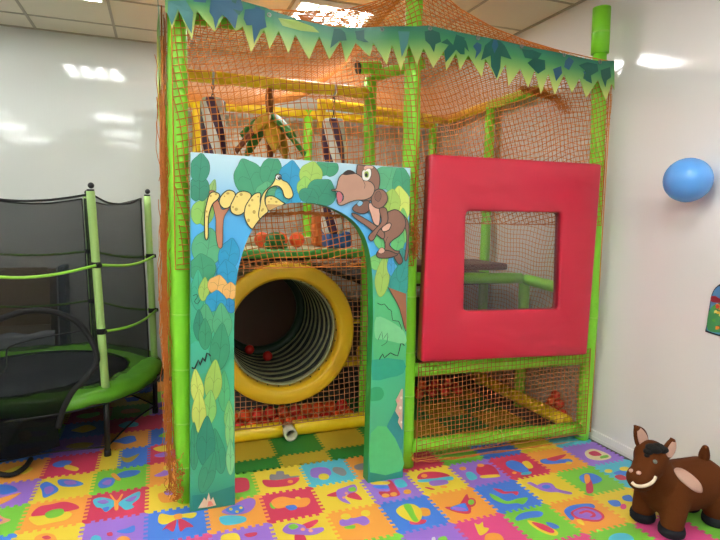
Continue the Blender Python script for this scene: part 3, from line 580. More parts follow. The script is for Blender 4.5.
# ================================================================ HANGING THINGS
m_wht = mat('white_vinyl', '#ddd6cf', .4); m_pur = mat('dark_purple_vinyl', '#42163a', .4); m_chain = mat('dark_chain', '#3a3634', .4, metal=.7)
def bag(x, y, z0, z1, ztop, label, r=.082):
    t = thing('punch_bag', label, 'punch bag', (x, y, z0), 'striped punch bags')
    b = MB(); n = 32; L = 40; b.m(m_wht); b.m(m_pur); base = 0
    rad = lambda i: r*(1 if 1 <= i <= L-1 else .8)
    for i in range(L+1):
        z = z0+(z1-z0)*i/L
        for k in range(n):
            a = 2*PI*k/n+ (z1-z)*4.2; b.v.append(Vector((x+rad(i)*math.cos(a), y+rad(i)*math.sin(a), z)))
    for i in range(L):
        for k in range(n):
            k2 = (k+1) % n; b.face([i*n+k, i*n+k2, (i+1)*n+k2, (i+1)*n+k], 1 if (k//4) % 2 else 0)
    b.face(list(range(n))[::-1], 0, False); b.face([L*n+k for k in range(n)], 0, False)
    b.build('bag_body', t, loc=(x, y, z0))
    b = MB(); k = int((ztop-z1)/.03)
    for i in range(k):
        c = Vector((x, y, z1+.015+.03*i)); a = i % 2*PI/2
        b.tube([c+Vector((.008*math.cos(q)*math.cos(a), .008*math.cos(q)*math.sin(a), .019*math.sin(q))) for q in [j*PI/4 for j in range(8)]], .0035, m_chain, 5, closed=True)
    b.build('chain', t, loc=(x, y, z1))
    b = MB(); b.tube([(x, y, ztop+.045+.0), (x, y-.047, ztop+.03), (x, y-.045, ztop-.03), (x, y, ztop-.04), (x, y+.045, ztop-.03), (x, y+.047, ztop+.03)], .008, m_wht, 6, closed=True); b.build('strap', t, loc=(x, y, ztop))
bag(.345, Y1, 1.45, 2.34, 2.475, 'purple and white striped punch bag hanging near the left post')
bag(1.175, Y1, 1.46, 2.27, 2.475, 'purple and white striped punch bag hanging above the arch opening, nearer the tall post')
pt = thing('hanging_banana_palm', 'hanging soft palm with green and mustard padded leaves above the arch', 'hanging toy', (.715, Y1, 2.43))
m_pl = mat('leaf_green_vinyl', '#2f7a2a', .42); m_mus = mat('mustard_vinyl', '#b98f1e', .42); m_brn = mat('brown_cord', '#9a5a2a', .8); m_ban = mat('brown_vinyl', '#7a3c1c', .5)
b = MB(); b.tube([(.715, Y1, 2.44), (.717, Y1, 2.36), (.72, Y1, 2.22)], [.022, .03, .02], m_brn, 8); b.tube([(.72, Y1, 2.27), (.722, Y1, 1.98)], [.035, .02], m_ban, 8); b.build('trunk_cord', pt, loc=(.715, Y1, 2.44))
for k in range(10):
    a = 2*PI*k/10+.25; mt = (m_pl, m_mus, m_ban)[k % 3] if k % 2 else (m_pl if k % 4 == 0 else m_mus)
    L = .36 if k % 2 else .29; dz = -.24 if k % 2 else -.14; b = MB(); d = Vector((math.cos(a), math.sin(a), 0)); side = Vector((-d.y, d.x, 0))
    st = Vector((.72, Y1, 2.265 if k % 2 == 0 else 2.24)); n = 12; mi = b.m(mt); base = len(b.v)
    for i in range(n+1):
        t = i/n; w = .058*math.sin(PI*min(.97, t*.9+.08))**.7; c = st+d*(L*.62*t+.02)+Vector((0, 0, dz*t**1.2))
        for q in range(8):
            an = 2*PI*q/8; b.v.append(c+side*(w*math.cos(an))+Vector((0, 0, .016*math.sin(an)))+d*(.010*math.sin(an)))
    for i in range(n):
        for q in range(8): q2 = (q+1) % 8; b.face([base+i*8+q, base+i*8+q2, base+i*8+8+q2, base+i*8+8+q], mi)
    b.face([base+q for q in range(8)][::-1], mi); b.face([base+n*8+q for q in range(8)], mi)
    o = b.build('padded_leaf', pt, loc=st, fixn=True); o['label'] = {'leaf_green_vinyl': 'green padded leaf', 'mustard_vinyl': 'mustard padded leaf', 'brown_vinyl': 'brown padded leaf'}[mt.name]
# ================================================================ RED WINDOW PANEL
m_red = mat('red_vinyl', '#bb1c35', .36, bump=1.6, bscale=2.6, spec=.5, stretch=(1, 1, 2.6))
for n_ in m_red.node_tree.nodes:
    if n_.type == 'BUMP': n_.inputs['Strength'].default_value = .42; n_.inputs['Distance'].default_value = .045
    if n_.type == 'TEX_NOISE': n_.inputs['Detail'].default_value = .6; n_.inputs['Distortion'].default_value = .6
m_redd = mat('dark_red_edge', '#8e1428', .4)
YR = 2.905; TK = .068
out_ = [atY(*p, YR) for p in ((431, 154), (602.5, 164), (587.5, 355), (422, 362.5))]; hole = [atY(*p, YR) for p in ((466.5, 211), (562.5, 212.5), (559.5, 309.5), (464.3, 311.5))]
def rounded(P, r, k=5):
    res = []; L = len(P)
    for i in range(L):
        p, a, c = P[i], P[i-1], P[(i+1) % L]; da, dc = (a-p).normalized(), (c-p).normalized(); s, e_ = p+da*r, p+dc*r
        for j in range(k+1):
            t = j/k; res.append(s*(1-t)**2+p*2*t*(1-t)+e_*t*t)
    return res
rp = thing('window_panel', 'red padded vinyl panel with a square window, strapped to the play structure', 'padded panel', (2.15, YR+TK/2, .66))
ro, rh = rounded(out_, .02), rounded(hole, .035)
def ringprism(ro, rh, y0, y1, rnd, mt, ms):
    b = MB(); a = b.m(mt); s = b.m(ms); n = len(ro); N = Vector((0, 1, 0)); co_ = sum(ro, Vector())/n; ch = sum(rh, Vector())/n
    rings = []
    prof = [(rh, 1, y1, 0), (rh, 1, y0+rnd, 0), (rh, 1+rnd*.5, y0+rnd*.3, 0), (rh, 1+rnd*2.5, y0, 0), ]
    def ringpts(P, c, sc, y): return [Vector((c.x+(p.x-c.x)*sc, y, c.z+(p.z-c.z)*sc)) for p in P]
    R = [ringpts(rh, ch, 1, y1), ringpts(rh, ch, 1, y0+rnd), ringpts(rh, ch, 1.01, y0+rnd*.35), ringpts(rh, ch, 1.04, y0+.001)]
    for t in (.25, .5, .75):
        A_, B_ = ringpts(rh, ch, 1.04, y0), ringpts(ro, co_, .975, y0); R.append([p.lerp(q, t)+Vector((0, -.007*math.sin(PI*t), 0)) for p, q in zip(A_, B_)])
    R += [ringpts(ro, co_, .975, y0+.001), ringpts(ro, co_, .994, y0+rnd*.35), ringpts(ro, co_, 1, y0+rnd), ringpts(ro, co_, 1, y1)]
    for r_ in R:
        b.v += r_
    for i in range(len(R)-1):
        mi = s if i in (0, len(R)-2) else a
        for k in range(n):
            k2 = (k+1) % n; b.face([i*n+k, i*n+k2, (i+1)*n+k2, (i+1)*n+k], mi, True)
    i = len(R)-1
    for k in range(n):
        k2 = (k+1) % n; b.face([i*n+k, i*n+k2, k2, k], s, False)
    return b
ringprism(ro, rh, YR, YR+TK, .016, m_red, m_redd).build('padding', rp, loc=(2.15, YR, 1.3), fixn=True)
m_pane = see_through('clear_vinyl', '#8c8a84', .13, .15)
b = MB(); hc = sum(hole, Vector())/4; b.prism([Vector((hc.x+(p.x-hc.x)*1.03, YR+.045, hc.z+(p.z-hc.z)*1.03)) for p in rh], (0, .003, 0), m_pane); o = b.build('window_pane', rp, loc=hc); o['label'] = 'clear hazy vinyl pane'
# ================================================================ ARCH PANEL
YA, TA = 2.905, .083
def ap(px, py, d=0): p = atY(px, py, YA-d); return p
arch_px = [(190.5,152),(300,160.3),(410.5,168),(407.5,320),(403,470)]
TLp, TRp = ap(190.5,152), ap(410.5,168)
zb = 0.0
BLo, BLi = ap(190,509), ap(235,501); BRi, BRo = ap(368,476), ap(403,470)
for p in (BLo, BLi, BRi, BRo): p.z = 0.001
arcp = [ap(*q) for q in smooth([(234,330),(235.5,290),(240,262),(249,236),(262,217),(280,205.5),(302,202.5),(326,206),(347,216),(361,230),(369,250),(372.5,280),(373,320)], 4, False)]
outl = [TLp, BLo, BLi]+arcp+[BRi, BRo, TRp]
m_print = ramp_mat('printed_vinyl', [(0, '#237e70'), (.10, '#43a97c'), (.3, '#4fb886'), (.5, '#45ad84'), (.64, '#4bb08c'), (.70, '#48ace4'), (.82, '#52b0e8'), (.95, '#b4dcec'), (1, '#c6e4ee')], lo=0, hi=1.9, rough=.3, coat=.15, bump=.12)
m_side = mat('green_vinyl_side', '#1f8a3c', .4)
pan = thing('arch_panel', 'padded arch panel printed with jungle leaves, a yellow spotted snake and a brown monkey', 'padded panel', (.77, YA+TA/2, 0))
b = MB(); b.prism(outl, (0, TA, 0), m_print, m_side); b.build('padding', pan, loc=(.77, YA, 0), fixn=True)
LAY = [0.0004]
ARC = [Vector((235,501)), Vector((234.5,400))]+[Vector((p.x, p.y)) for p in smooth([(234,330),(235.5,290),(240,262),(249,236),(262,217),(280,205.5),(302,202.5),(326,206),(347,216),(361,230),(369,250),(372.5,280),(373,320)], 4, False)]+[Vector((368,476))]
def inpoly(p, Q):
    c = False
    for a, d in zip(Q, Q[-1:]+Q[:-1]):
        if (a.y > p.y) != (d.y > p.y) and p.x < (d.x-a.x)*(p.y-a.y)/(d.y-a.y)+a.x: c = not c
    return c
def clip(p):
    p = Vector((p[0], p[1])); p.x = max(p.x, 191); p.x = min(p.x, 410.2-(p.y-168)*.02); p.y = max(p.y, 152.6+(p.x-190.5)*.0727)
    if inpoly(p, ARC):
        best = None
        for a, d in zip(ARC, ARC[1:]):
            t = max(0, min(1, (p-a).dot(d-a)/(d-a).length_squared)); q = a+(d-a)*t
            if best is None or (q-p).length < (best-p).length: best = q
        p = best
    return p
def flat(b, px, mt, sm=4, d=None, outline=None, ow=.0016):
    P = [clip(p) for p in (smooth(px, sm) if sm else [Vector(p) for p in px])]
    LAY[0] += .00003; d_ = LAY[0] if d is None else d
    w = [ap(p.x, p.y, d_) for p in P]
    n = len(b.v); b.v += w; f = list(range(n, n+len(w)))
    ar = sum(P[i-1].x*P[i].y-P[i].x*P[i-1].y for i in range(len(P)))
    if ar < 0: f = f[::-1]
    b.face(f[::-1] if False else f, b.m(mt), False)
    if outline: line(b, px, outline, ow, True, sm)
def line(b, px, mt, w=.0016, closed=False, sm=4):
    P = [clip(p) for p in (smooth(px, sm, closed) if sm else [Vector(p) for p in px])]
    LAY[0] += .00003; W = [ap(p.x, p.y, LAY[0]) for p in P]; L = len(W); n = len(b.v); mi = b.m(mt)
    for i, p in enumerate(W):
        t = (W[(i+1) % L]-W[i-1]) if closed else (W[min(i+1, L-1)]-W[max(i-1, 0)])
        s = Vector((-t.z, 0, t.x)); s = s.normalized()*w if s.length > 1e-9 else Vector((w, 0, 0)); b.v += [p-s, p+s]
    for i in range(L if closed else L-1):
        j = (i+1) % L; b.face([n+2*i, n+2*j, n+2*j+1, n+2*i+1], mi, False)
PC = {}
def pc(c): return mat('print_'+c.strip('#'), c, .32, coat=.1, var=.09, bscale=22)
INK = pc('#1c2a26')
def clipx(P):
    return P
def leaf(b, cx, cy_, w, h, col, rot=0, kind=0):
    w *= 1.16; h *= 1.1
    c, s_ = math.cos(rot), math.sin(rot)
    base = [(0,-.55),(.22,-.42),(.44,-.22),(.5,.08),(.38,.36),(.16,.5),(0,.44),(-.16,.5),(-.38,.36),(-.5,.08),(-.44,-.22),(-.2,-.42)] if kind == 0 else [(0,-.55),(.25,-.35),(.45,-.05),(.45,.2),(.25,.45),(0,.55),(-.25,.45),(-.45,.2),(-.45,-.05),(-.25,-.35)]
    tr = lambda P: [(cx+x*w*c-y*h*s_, cy_+x*w*s_+y*h*c) for x, y in P]
    dk = '#%02x%02x%02x' % tuple(int(int(col[i:i+2], 16)*.74) for i in (1, 3, 5))
    flat(b, tr(base), pc(col), 3, outline=pc(dk), ow=.0011)
    line(b, tr([(0,-.5),(.03,0),(0,.42)]), pc(dk), .001, False, 3)
    line(b, tr([(.02,.05),(.22,-.08),(.38,-.05)]), pc(dk), .0008, False, 3); line(b, tr([(.02,.05),(-.2,-.1),(-.38,-.02)]), pc(dk), .0008, False, 3)
G1, G2, G3, LM, BL, OR, TE, YL = '#3d956c', '#55a878', '#31876a', '#a0c45a', '#2c97c2', '#ecb466', '#2b9186', '#cfe06a'
b = MB()
k1, k2 = crop(190, 150, 6.75), crop(260, 150, 6.75); k3 = crop(330, 155, 4.91); k4, k5 = crop(185, 220, 4.91), crop(185, 320, 4.91); k6 = crop(180, 410, 5.143); k7, k8 = crop(360, 250, 4.91), crop(360, 360, 4.5)
# soft ground shapes of the lower legs
flat(b, k6([(62,440),(150,430),(282,388),(281,478),(66,524)]), pc('#247f70'), 0)
flat(b, k5([(28,0),(120,20),(130,160),(40,180),(28,120)]), pc('#3fae80'), 2)
flat(b, k5([(28,120),(80,110),(125,170),(100,260),(28,250)]), pc('#4bb593'), 2)
flat(b, k7([(80,215),(140,205),(185,270),(205,330),(222,400),(222,538),(68,538),(72,300)]), pc('#54b877'), 2)
flat(b, k7([(80,330),(150,350),(215,400),(222,460),(120,440),(75,430)]), pc('#7ccb8c'), 3)
flat(b, k8([(50,0),(195,0),(195,60),(130,80),(55,90)]), pc('#2f9f80'), 2)
flat(b, k8([(48,130),(90,122),(108,150),(95,178),(60,185),(48,180)]), pc('#35a06a'), 3)
flat(b, k8([(190,190),(140,260),(120,310),(130,370),(190,400)]), pc('#2a8f8c'), 3)
flat(b, k8([(48,330),(120,300),(188,420),(185,500),(45,505)]), pc('#55bf74'), 2)
# leaves, back to front: cx cy w h colour rotation
for a in ((202.6,212,20,24,'#8cc25a',.2),(211,192,9,22,'#8fb86a',.3),(199,188,18,24,G3,0),(200,168,17,25,G3,.1),
          (262.6,183,22,34,G2,.2),(249,178,26,34,G1,-.35),(271,170,18,26,G1,.3),(267,192,20,18,G2,0),(327,167,20,17,G1,.1),(292,194,18,22,BL,.1),(290,177,20,28,BL,.15),(311,174,20,22,LM,.2),(305,187,14,18,'#93c65c',0),(322,192,26,24,G3,.6),(309,196,18,14,G3,.5),(283,194,14,16,'#3ba6b4',0),
          (389,178,26,24,G2,.3),(402,183,18,32,G1,-.1),(399,205,20,32,YL,0),(390,203,18,24,LM,.2),(403,226,12,30,'#79c86a',0),(398,242,12,26,'#63bd70',.2),(380,238,12,20,'#63bd70',-.2),(379,262,18,15,'#7bc86c',0),(402,258,14,16,TE,0),
          (382.4,276.5,13,34,LM,.1),(391,265,7,18,'#3f9bd0',0),(399.7,281,18,30,TE,.1),(404,268,12,24,TE,.3),
          (207.5,247,27,32,G2,.15),(202,268,24,24,G1,-.1),(229,254.6,18,28,BL,.2),(227,274,18,24,BL,-.1),(198,290,14,34,'#3fa884',0),(204,289,10,20,LM,.1),(217.6,285,17,17,OR,.2),(230,291,13,15,OR,.1),(229,306,13,13,'#2f86b6',0),(216,301.5,18,19,BL,.1),(205,322,18,30,G2,.05),(222,322,18,32,G2,-.05),(199,325,10,26,G3,0),
          (205,334,12,26,G1,0),(220,347,18,40,G1,.1),(224,391,11,34,'#58b877',0),(213.5,381,16,36,LM,.1),(197,387,12,30,YL,-.1),(209,408,14,30,'#8ccb6a',.1),(199,411,13,36,YL,0),(229,416,9,26,'#7dc671',0),
          (194,446,9,40,G1,0),(218,451,13,38,G1,-.15),(206,441,17,42,G3,.05),(208,472,14,36,G1,.3),(229.6,429,8,34,'#86cc7c',0),(230.4,457,8,30,'#7fca86',0)):
    x, y, w, h, col, rot = a; leaf(b, x, y, w, h, col, rot, 1 if h > w*1.6 else 0)
# grass scribbles and pale blossoms
line(b, k5([(34,232),(48,238),(66,196),(74,222),(88,185),(98,205),(108,162),(126,178)]), INK, .004, False, 2)
line(b, k4([(40,372),(58,365),(60,380),(46,400),(62,412),(75,390)]), INK, .0015, False, 2)
line(b, k7([(85,260),(105,270),(120,265),(140,290),(155,300),(160,345),(190,350),(205,390)]), INK, .002, False, 2)
line(b, k7([(90,440),(108,400),(112,440),(135,408),(132,452),(105,470)]), INK, .0015, False, 2)
line(b, k7([(95,538),(112,510),(120,530),(150,505),(185,520),(200,460),(218,470)]), INK, .003, False, 2)
flat(b, k6([(92,506),(115,468),(125,450),(136,466),(148,424),(158,465),(170,448),(186,490),(140,500)]), pc('#e9c9a8'), 0)
flat(b, k6([(140,498),(146,470),(160,468),(174,490)]), pc('#e78a78'), 0)
flat(b, k8([(186,130),(172,160),(160,180),(168,200),(158,230),(176,258),(170,280),(190,315),(193,130)]), pc('#d7b7a0'), 0)
for x, y, r, c in ((172,185,5,'#e8a294'),(182,215,6,'#f2e3cf'),(178,240,5,'#e8a294'),(186,170,5,'#f2e3cf'),(186,280,4,'#f2e3cf')): flat(b, k8(ell(x, y, r, r*1.3)), pc(c), 2)
# branches
flat(b, k1([(130,278),(165,275),(190,340),(213,398),(240,398),(272,382),(242,430),(226,470),(222,560),(218,655),(190,655),(174,560),(175,470),(155,380),(135,310)]), pc('#b8795a'), 2, outline=INK, ow=.0014)
flat(b, k7([(140,185),(226,215),(229,400),(215,370),(195,290)]), pc('#9a6243'), 0); line(b, k7([(138,183),(165,230),(195,290),(215,370),(225,400)]), INK, .002, False, 2)
b.build('printed_leaves', pan, loc=(.77, YA, 0))
# snake
SN = pc('#eed67c'); SNs = pc('#c0a050'); b = MB()
for P, s in ((k1([(160,283),(130,302),(110,370),(99,440),(101,590),(122,590),(125,460),(150,370),(190,330),(197,298)]), 4),
             (k1([(210,310),(255,272),(300,285),(302,330),(265,385),(225,392),(198,355)]), 4), (k1([(290,340),(320,290),(370,278),(412,300),(400,350),(365,420),(320,440),(280,420),(273,380)]), 4),
             (k1([(385,360),(430,300),(475,293),(474,360),(504,440),(500,500),(432,535),(395,510),(368,450),(370,400)]), 4),
             (k2([(40,320),(90,312),(150,350),(172,371),(110,390),(60,410),(40,375)]), 4), (k2([(75,240),(98,205),(110,165),(140,168),(148,200),(185,220),(215,265),(222,310),(195,330),(165,315),(150,270),(125,245),(90,245),(55,268),(35,310),(35,360),(55,412),(30,455),(5,470),(-10,440),(0,380),(10,320),(35,275)]), 4)):
    flat(b, P, SN, s, outline=INK, ow=.0026)
flat(b, k2([(45,368),(100,368),(165,371),(100,392),(62,408)]), pc('#c79a5a'), 3)
for x, y, rx, ry in ((140,310,7,8),(175,298,8,7),(112,415,6,8),(116,450,5,7),(255,293,11,8),(233,312,5,5),(345,300,11,10),(290,385,7,7),(312,400,11,11),(318,315,6,6),(420,338,8,9),(400,375,8,8),(433,418,11,13),(395,475,10,12),(485,408,7,8),(460,315,6,6)): flat(b, k1(ell(x, y, rx, ry)), SNs, 2)
for x, y, rx, ry in ((75,330,7,6),(110,350,9,7),(20,400,6,9),(60,350,5,5)): flat(b, k2(ell(x, y, rx, ry)), SNs, 2)
flat(b, k2(ell(125,185,20,18)), pc('#f4f2ec'), 2, outline=INK, ow=.0012); flat(b, k2(ell(130,186,13,14)), pc('#20242c'), 2); flat(b, k2(ell(126,181,4,4)), pc('#f4f2ec'), 2)
b.build('printed_snake', pan, loc=(.5, YA, 1.7))['label'] = 'yellow spotted cartoon snake with a large eye'
# monkey
b = MB(); BR, BR2, MZ, PK = pc('#8a6150'), pc('#7c5546'), pc('#b98e78'), pc('#d9a893')
OL = dict(outline=INK, ow=.0026)
flat(b, k3([(350,288),(380,320),(393,380),(389,440),(378,512),(367,512),(375,440),(375,380),(358,330)]), BR2, 4, **OL)
flat(b, k3([(308,482),(336,474),(357,520),(336,536)]), BR2, 3, **OL)
flat(b, k3([(268,292),(318,268),(355,290),(372,330),(362,370),(335,400),(312,415),(292,440),(318,468),(342,474),(308,500),(245,502),(228,487),(264,468),(270,440),(262,400),(272,360),(270,320)]), BR, 4, **OL)
flat(b, k3([(130,85),(138,40),(165,35),(205,50),(235,80),(245,120),(240,160),(225,200),(195,225),(150,220),(130,150)]), BR, 4, **OL)
flat(b, k3([(110,262),(140,235),(190,225),(196,265),(170,287),(130,282)]), BR2, 4, **OL)
flat(b, k3([(196,235),(235,250),(246,290),(240,345),(215,335),(200,290),(190,258)]), PK, 4, **OL)
flat(b, k3([(108,285),(150,300),(215,340),(265,380),(262,412),(235,395),(180,350),(120,308)]), BR, 4, **OL)
flat(b, k3([(242,262),(275,262),(285,310),(275,340),(240,370),(215,415),(197,420),(190,398),(225,360),(252,325)]), BR, 4, **OL)
flat(b, k3([(255,357),(285,335),(300,340),(290,367),(262,376)]), PK, 4, **OL)
flat(b, k3([(228,487),(245,466),(290,470),(315,480),(332,490),(290,505),(240,505)]), BR2, 4, **OL)
flat(b, k3([(236,475),(250,455),(265,460),(268,475),(250,485)]), PK, 3, outline=INK, ow=.0012)
flat(b, k3([(215,182),(240,167),(270,180),(283,215),(265,250),(235,262),(208,245),(203,212)]), BR, 4, **OL)
flat(b, k3([(222,192),(240,177),(252,200),(240,228),(222,217)]), BR2, 4, outline=INK, ow=.0012)
flat(b, k3([(30,165),(45,110),(80,86),(130,92),(170,120),(205,135),(220,165),(205,203),(170,220),(130,222),(95,232),(60,247),(40,242),(34,218),(60,225),(66,200),(48,180),(10,176),(12,168)]), MZ, 3, **OL)
flat(b, k3([(33,185),(48,180),(62,200),(58,226),(44,236),(34,215)]), pc('#c86f7c'), 3, outline=INK, ow=.0012)
flat(b, k3([(62,92),(85,74),(110,77),(124,90),(100,96),(75,99)]), pc('#33231f'), 3)
flat(b, k3([(162,75),(195,64),(203,95),(188,125),(162,122),(157,97)]), pc('#efeee6'), 4, outline=INK, ow=.0016)
flat(b, k3([(170,84),(188,82),(188,108),(172,108)]), pc('#8fae3f'), 3); flat(b, k3(ell(178,98,7,9)), pc('#14161a'), 2)
flat(b, k3([(165,62),(180,50),(212,55),(208,68),(185,66),(172,76)]), PK, 3, outline=INK, ow=.001)
flat(b, k3([(132,240),(146,224),(162,232),(156,246),(142,252)]), pc('#8fc4df'), 3, outline=INK, ow=.0012)
line(b, k3([(160,120),(172,145),(168,165)]), INK, .0012, False, 3); line(b, k3([(285,400),(275,420),(268,450)]), INK, .0012, False, 3)
b.build('printed_monkey', pan, loc=(1.2, YA, 1.7))['label'] = 'brown cartoon monkey with folded arms and a pale muzzle'
# ================================================================ LEAF BANNERS
m_ban_ = ramp_mat('banner_vinyl', [(0, '#2a7862'), (.3, '#4a965c'), (.55, '#86b860'), (.8, '#bcd06c'), (1, '#e0e084')], coord='UV', axis=1, lo=0, hi=1, rough=.38, trans=.25)
m_bl1 = mat('banner_dark_leaf', '#125c4c', .4, trans=.2); m_bl2 = mat('banner_blue_leaf', '#2a5f7a', .4, trans=.2); m_bl3 = mat('banner_grey_leaf', '#4d8a86', .4, trans=.2)
def interp(tab, x):
    if x <= tab[0][0]: return tab[0][1]
    for (a, p), (c, q) in zip(tab, tab[1:]):
        if a <= x <= c: return p+(q-p)*(x-a)/(c-a) if c > a else q
    return tab[-1][1]
def banner(name, label, top, bot, Y, leaves, grom, pt):
    xs = sorted(set([round(x, 2) for x, _ in bot]+[top[0][0], top[-1][0]])); xs2 = []
    for a, c in zip(xs, xs[1:]): xs2 += [a, (a+c)/2]
    xs2.append(xs[-1]); b = MB(); nr = 6; uv = []
    mi = b.m(m_ban_); cols = []
    for sgn in (0, 1):
        base = len(b.v)
        for x in xs2:
            t, o_ = interp(top, x), interp(bot, x)
            for r in range(nr+1):
                y = t+(o_-t)*r/nr; p = atY(x, y, Y); p.y += .0025*sgn + .004*math.sin(x*.11); b.v.append(p); cols.append(1-0 if False else min(1, (y-t)/40))
        cnt = len(xs2)
        for i in range(cnt-1):
            for r in range(nr):
                q = [base+i*(nr+1)+r, base+i*(nr+1)+r+1, base+(i+1)*(nr+1)+r+1, base+(i+1)*(nr+1)+r]
                b.face(q if sgn == 0 else q[::-1], mi, False)
    off = len(b.v)//2
    cnt = len(xs2)
    for i in range(cnt-1):
        for r in (0, nr):
            q = [i*(nr+1)+r, (i+1)*(nr+1)+r, (i+1)*(nr+1)+r+off, i*(nr+1)+r+off]; b.face(q, mi, False)
    nv = len(b.v)
    for P, mt in leaves:
        L = smooth(P, 3) if len(P) > 14 else [Vector(p) for p in P]
        n = len(b.v)
        for p in L: w = atY(p.x, p.y, Y-.0012); w.y += .004*math.sin(p.x*.11)-.0022; b.v.append(w)
        b.face(list(range(n, n+len(L)))[::-1], b.m(mt), False)
    cols += [0]*(len(b.v)-nv)
    o = b.build(name, loc=pt); me = o.data; ul = me.uv_layers.new(name='UVMap')
    for lp in me.loops: ul.data[lp.index].uv = (0, cols[lp.vertex_index])
    tag(o, label, 'banner')
    for gx_, gy_ in grom:
        c = atY(gx_, gy_, Y-.001); q = MB(); q.lathe([(.006, 0), (.012, 0), (.012, .006), (.006, .006)], m_metal, Matrix.Translation(c+Vector((0, .002, 0))) @ Matrix.Rotation(PI/2, 4, 'X'), 12, closed=True); q.build('grommet', o, loc=c)
    return o
topL = [(165,-14),(205,-7),(243.6,1),(265,7.6),(275,12),(305,20.6),(331,27),(356,27.5),(407,26),(419,26)]
botL = [(165,12),(168,14),(172,29),(179,11),(192,40),(197,11),(214.6,32),(224.5,15),(236,31),(243,26),(251,52),(264,30),(269.5,49),(278.7,31),(288.6,53.5),(295.5,34.4),(309.2,59.6),(319.2,36.7),(329,59.6),(340.6,40.5),(346,62),(356,42.5),(370,56.6),(373.3,43),(386.6,65),(391.7,45),(401,71),(409,44.4),(417.6,65),(419,60)]
topR = [(419,26),(428,25.3),(455,31.5),(465,33),(520,44.6),(545,50),(599,61),(614,61)]
botR = [(419,60),(423.8,48),(433,68),(443.6,51),(446,71),(456,53),(460,70),(468.6,55),(482,77),(485.5,59),(497,80.3),(505.6,64),(508.4,86),(520.5,68.6),(528.7,87.4),(535,70),(541,93.7),(548.3,74),(554.4,94.7),(563.6,75),(572,92.7),(580,78.4),(586.6,97.8),(598,80),(605.8,100.8),(611,84),(614,90)]
kA, kB, kC, kD, kE = crop(155,0,6.545), crop(255,0,6.545), crop(355,10,6.545), crop(455,20,7.71), crop(530,0,4.91)
LV = [(kA([(250,10),(330,20),(345,-20),(262,-20)]), m_bl2),(kA([(365,-10),(355,80),(380,120),(395,195),(415,130),(440,100),(470,120),(525,190),(545,90),(580,60),(560,-10)]), m_bl2),(kA([(500,0),(510,60),(550,100),(575,65),(560,0)]), m_bl1),(kA([(590,60),(580,120),(600,165),(635,165),(648,290),(680,180),(718,160),(718,70),(650,55)]), m_bl2),
      (kA([(85,10),(82,90),(110,170),(150,60),(240,220),(250,80),(200,0)]), m_bl3),(kB([(0,40),(0,270),(35,195),(75,180),(60,100),(30,50)]), m_bl2),
      (kB([(515,190),(505,240),(490,318),(550,270),(600,265),(590,215),(560,190)]), m_bl1),(kB([(655,205),(670,260),(716,275),(716,195)]), m_bl1),(kC([(5,140),(10,190),(60,210),(90,212),(55,180),(40,140)]), m_bl1),
      (kC([(280,140),(290,200),(305,310),(345,220),(360,140)]), m_bl3),(kB([(150,120),(180,170),(300,200),(420,215),(380,175),(260,130)]), mat('banner_lime_leaf', '#a3bf58', .4, trans=.2))]
banner('leaf_banner', 'green leaf-fringe banner over the arch side, left of the tall post', topL, botL, 2.955, LV, ((269,15),(382,29.5)), (.75, 2.955, 2.6))
LV2 = [(kC([(455,140),(460,200),(490,230),(515,280),(525,225),(560,210),(550,150),(500,130)]), m_bl1),(kC([(590,345),(580,270),(610,230),(560,215),(600,190),(640,230),(660,160),(718,180),(718,290),(690,290),(660,260)]), m_bl1),
       (kD([(0,160),(10,225),(50,260),(70,205),(110,245),(85,160),(40,140)]), m_bl1),(kD([(140,200),(165,240),(155,300),(200,240),(205,190),(170,170)]), m_bl2),
       (kD([(290,148),(230,195),(200,310),(272,275),(275,360),(318,455),(345,370),(350,280),(435,305),(380,200),(340,160)]), m_bl1),(kD([(295,150),(280,200),(300,260),(330,200),(320,160)]), m_bl2),(kD([(515,225),(540,290),(600,300),(560,330),(640,415),(694,380),(690,310),(640,300),(668,260),(600,230)]), m_bl1),
       (kE([(170,300),(165,330),(190,345),(215,300),(190,280)]), m_bl2),(kE([(110,340),(125,400),(155,360),(150,325)]), m_bl2),(kE([(240,320),(270,345),(262,385),(305,410),(300,370),(335,350),(330,315),(280,305)]), m_bl1),(kE([(262,345),(275,395),(305,410),(290,370)]), m_bl2),(kE([(345,345),(350,380),(368,430),(375,395),(395,380),(390,330)]), m_bl1)]
banner('leaf_banner', 'green leaf-fringe banner over the red panel, right of the tall post', topR, botR, 2.955, LV2, ((430,28.5),(478,38),(521.5,46.5),(564,55),(600,62)), (2.15, 2.955, 2.6))
# side banner, going back along the left side
b = MB(); mi = b.m(m_ban_); n = 40; cols = []
for k in range(n+1):
    y = 2.98+2.5*k/n; tip = k % 4; d = (.16, .24, .33, .22)[tip]
    for s in (0, .003):
        b.v += [Vector((.014+s+.006*math.sin(y*6), y, 2.66)), Vector((.014+s+.006*math.sin(y*6+1), y, 2.66-d*.5)), Vector((.014+s+.01*math.sin(y*7+2), y, 2.66-d))]; cols += [0, .5*d/.3, d/.3]
for k in range(n):
    for s in (0, 3):
        for r in (0, 1):
            q = [k*6+s+r, k*6+s+r+1, k*6+6+s+r+1, k*6+6+s+r]; b.face(q, mi, False)
    for r in (0, 2): b.face([k*6+r, k*6+6+r, k*6+9+r, k*6+3+r], mi, False)
o = b.build('leaf_banner', loc=(-.01, 4.2, 2.5)); ul = o.data.uv_layers.new(name='UVMap')
for lp in o.data.loops: ul.data[lp.index].uv = (0, cols[lp.vertex_index])
tag(o, 'green leaf-fringe banner on the left side of the structure, seen edge-on', 'banner')
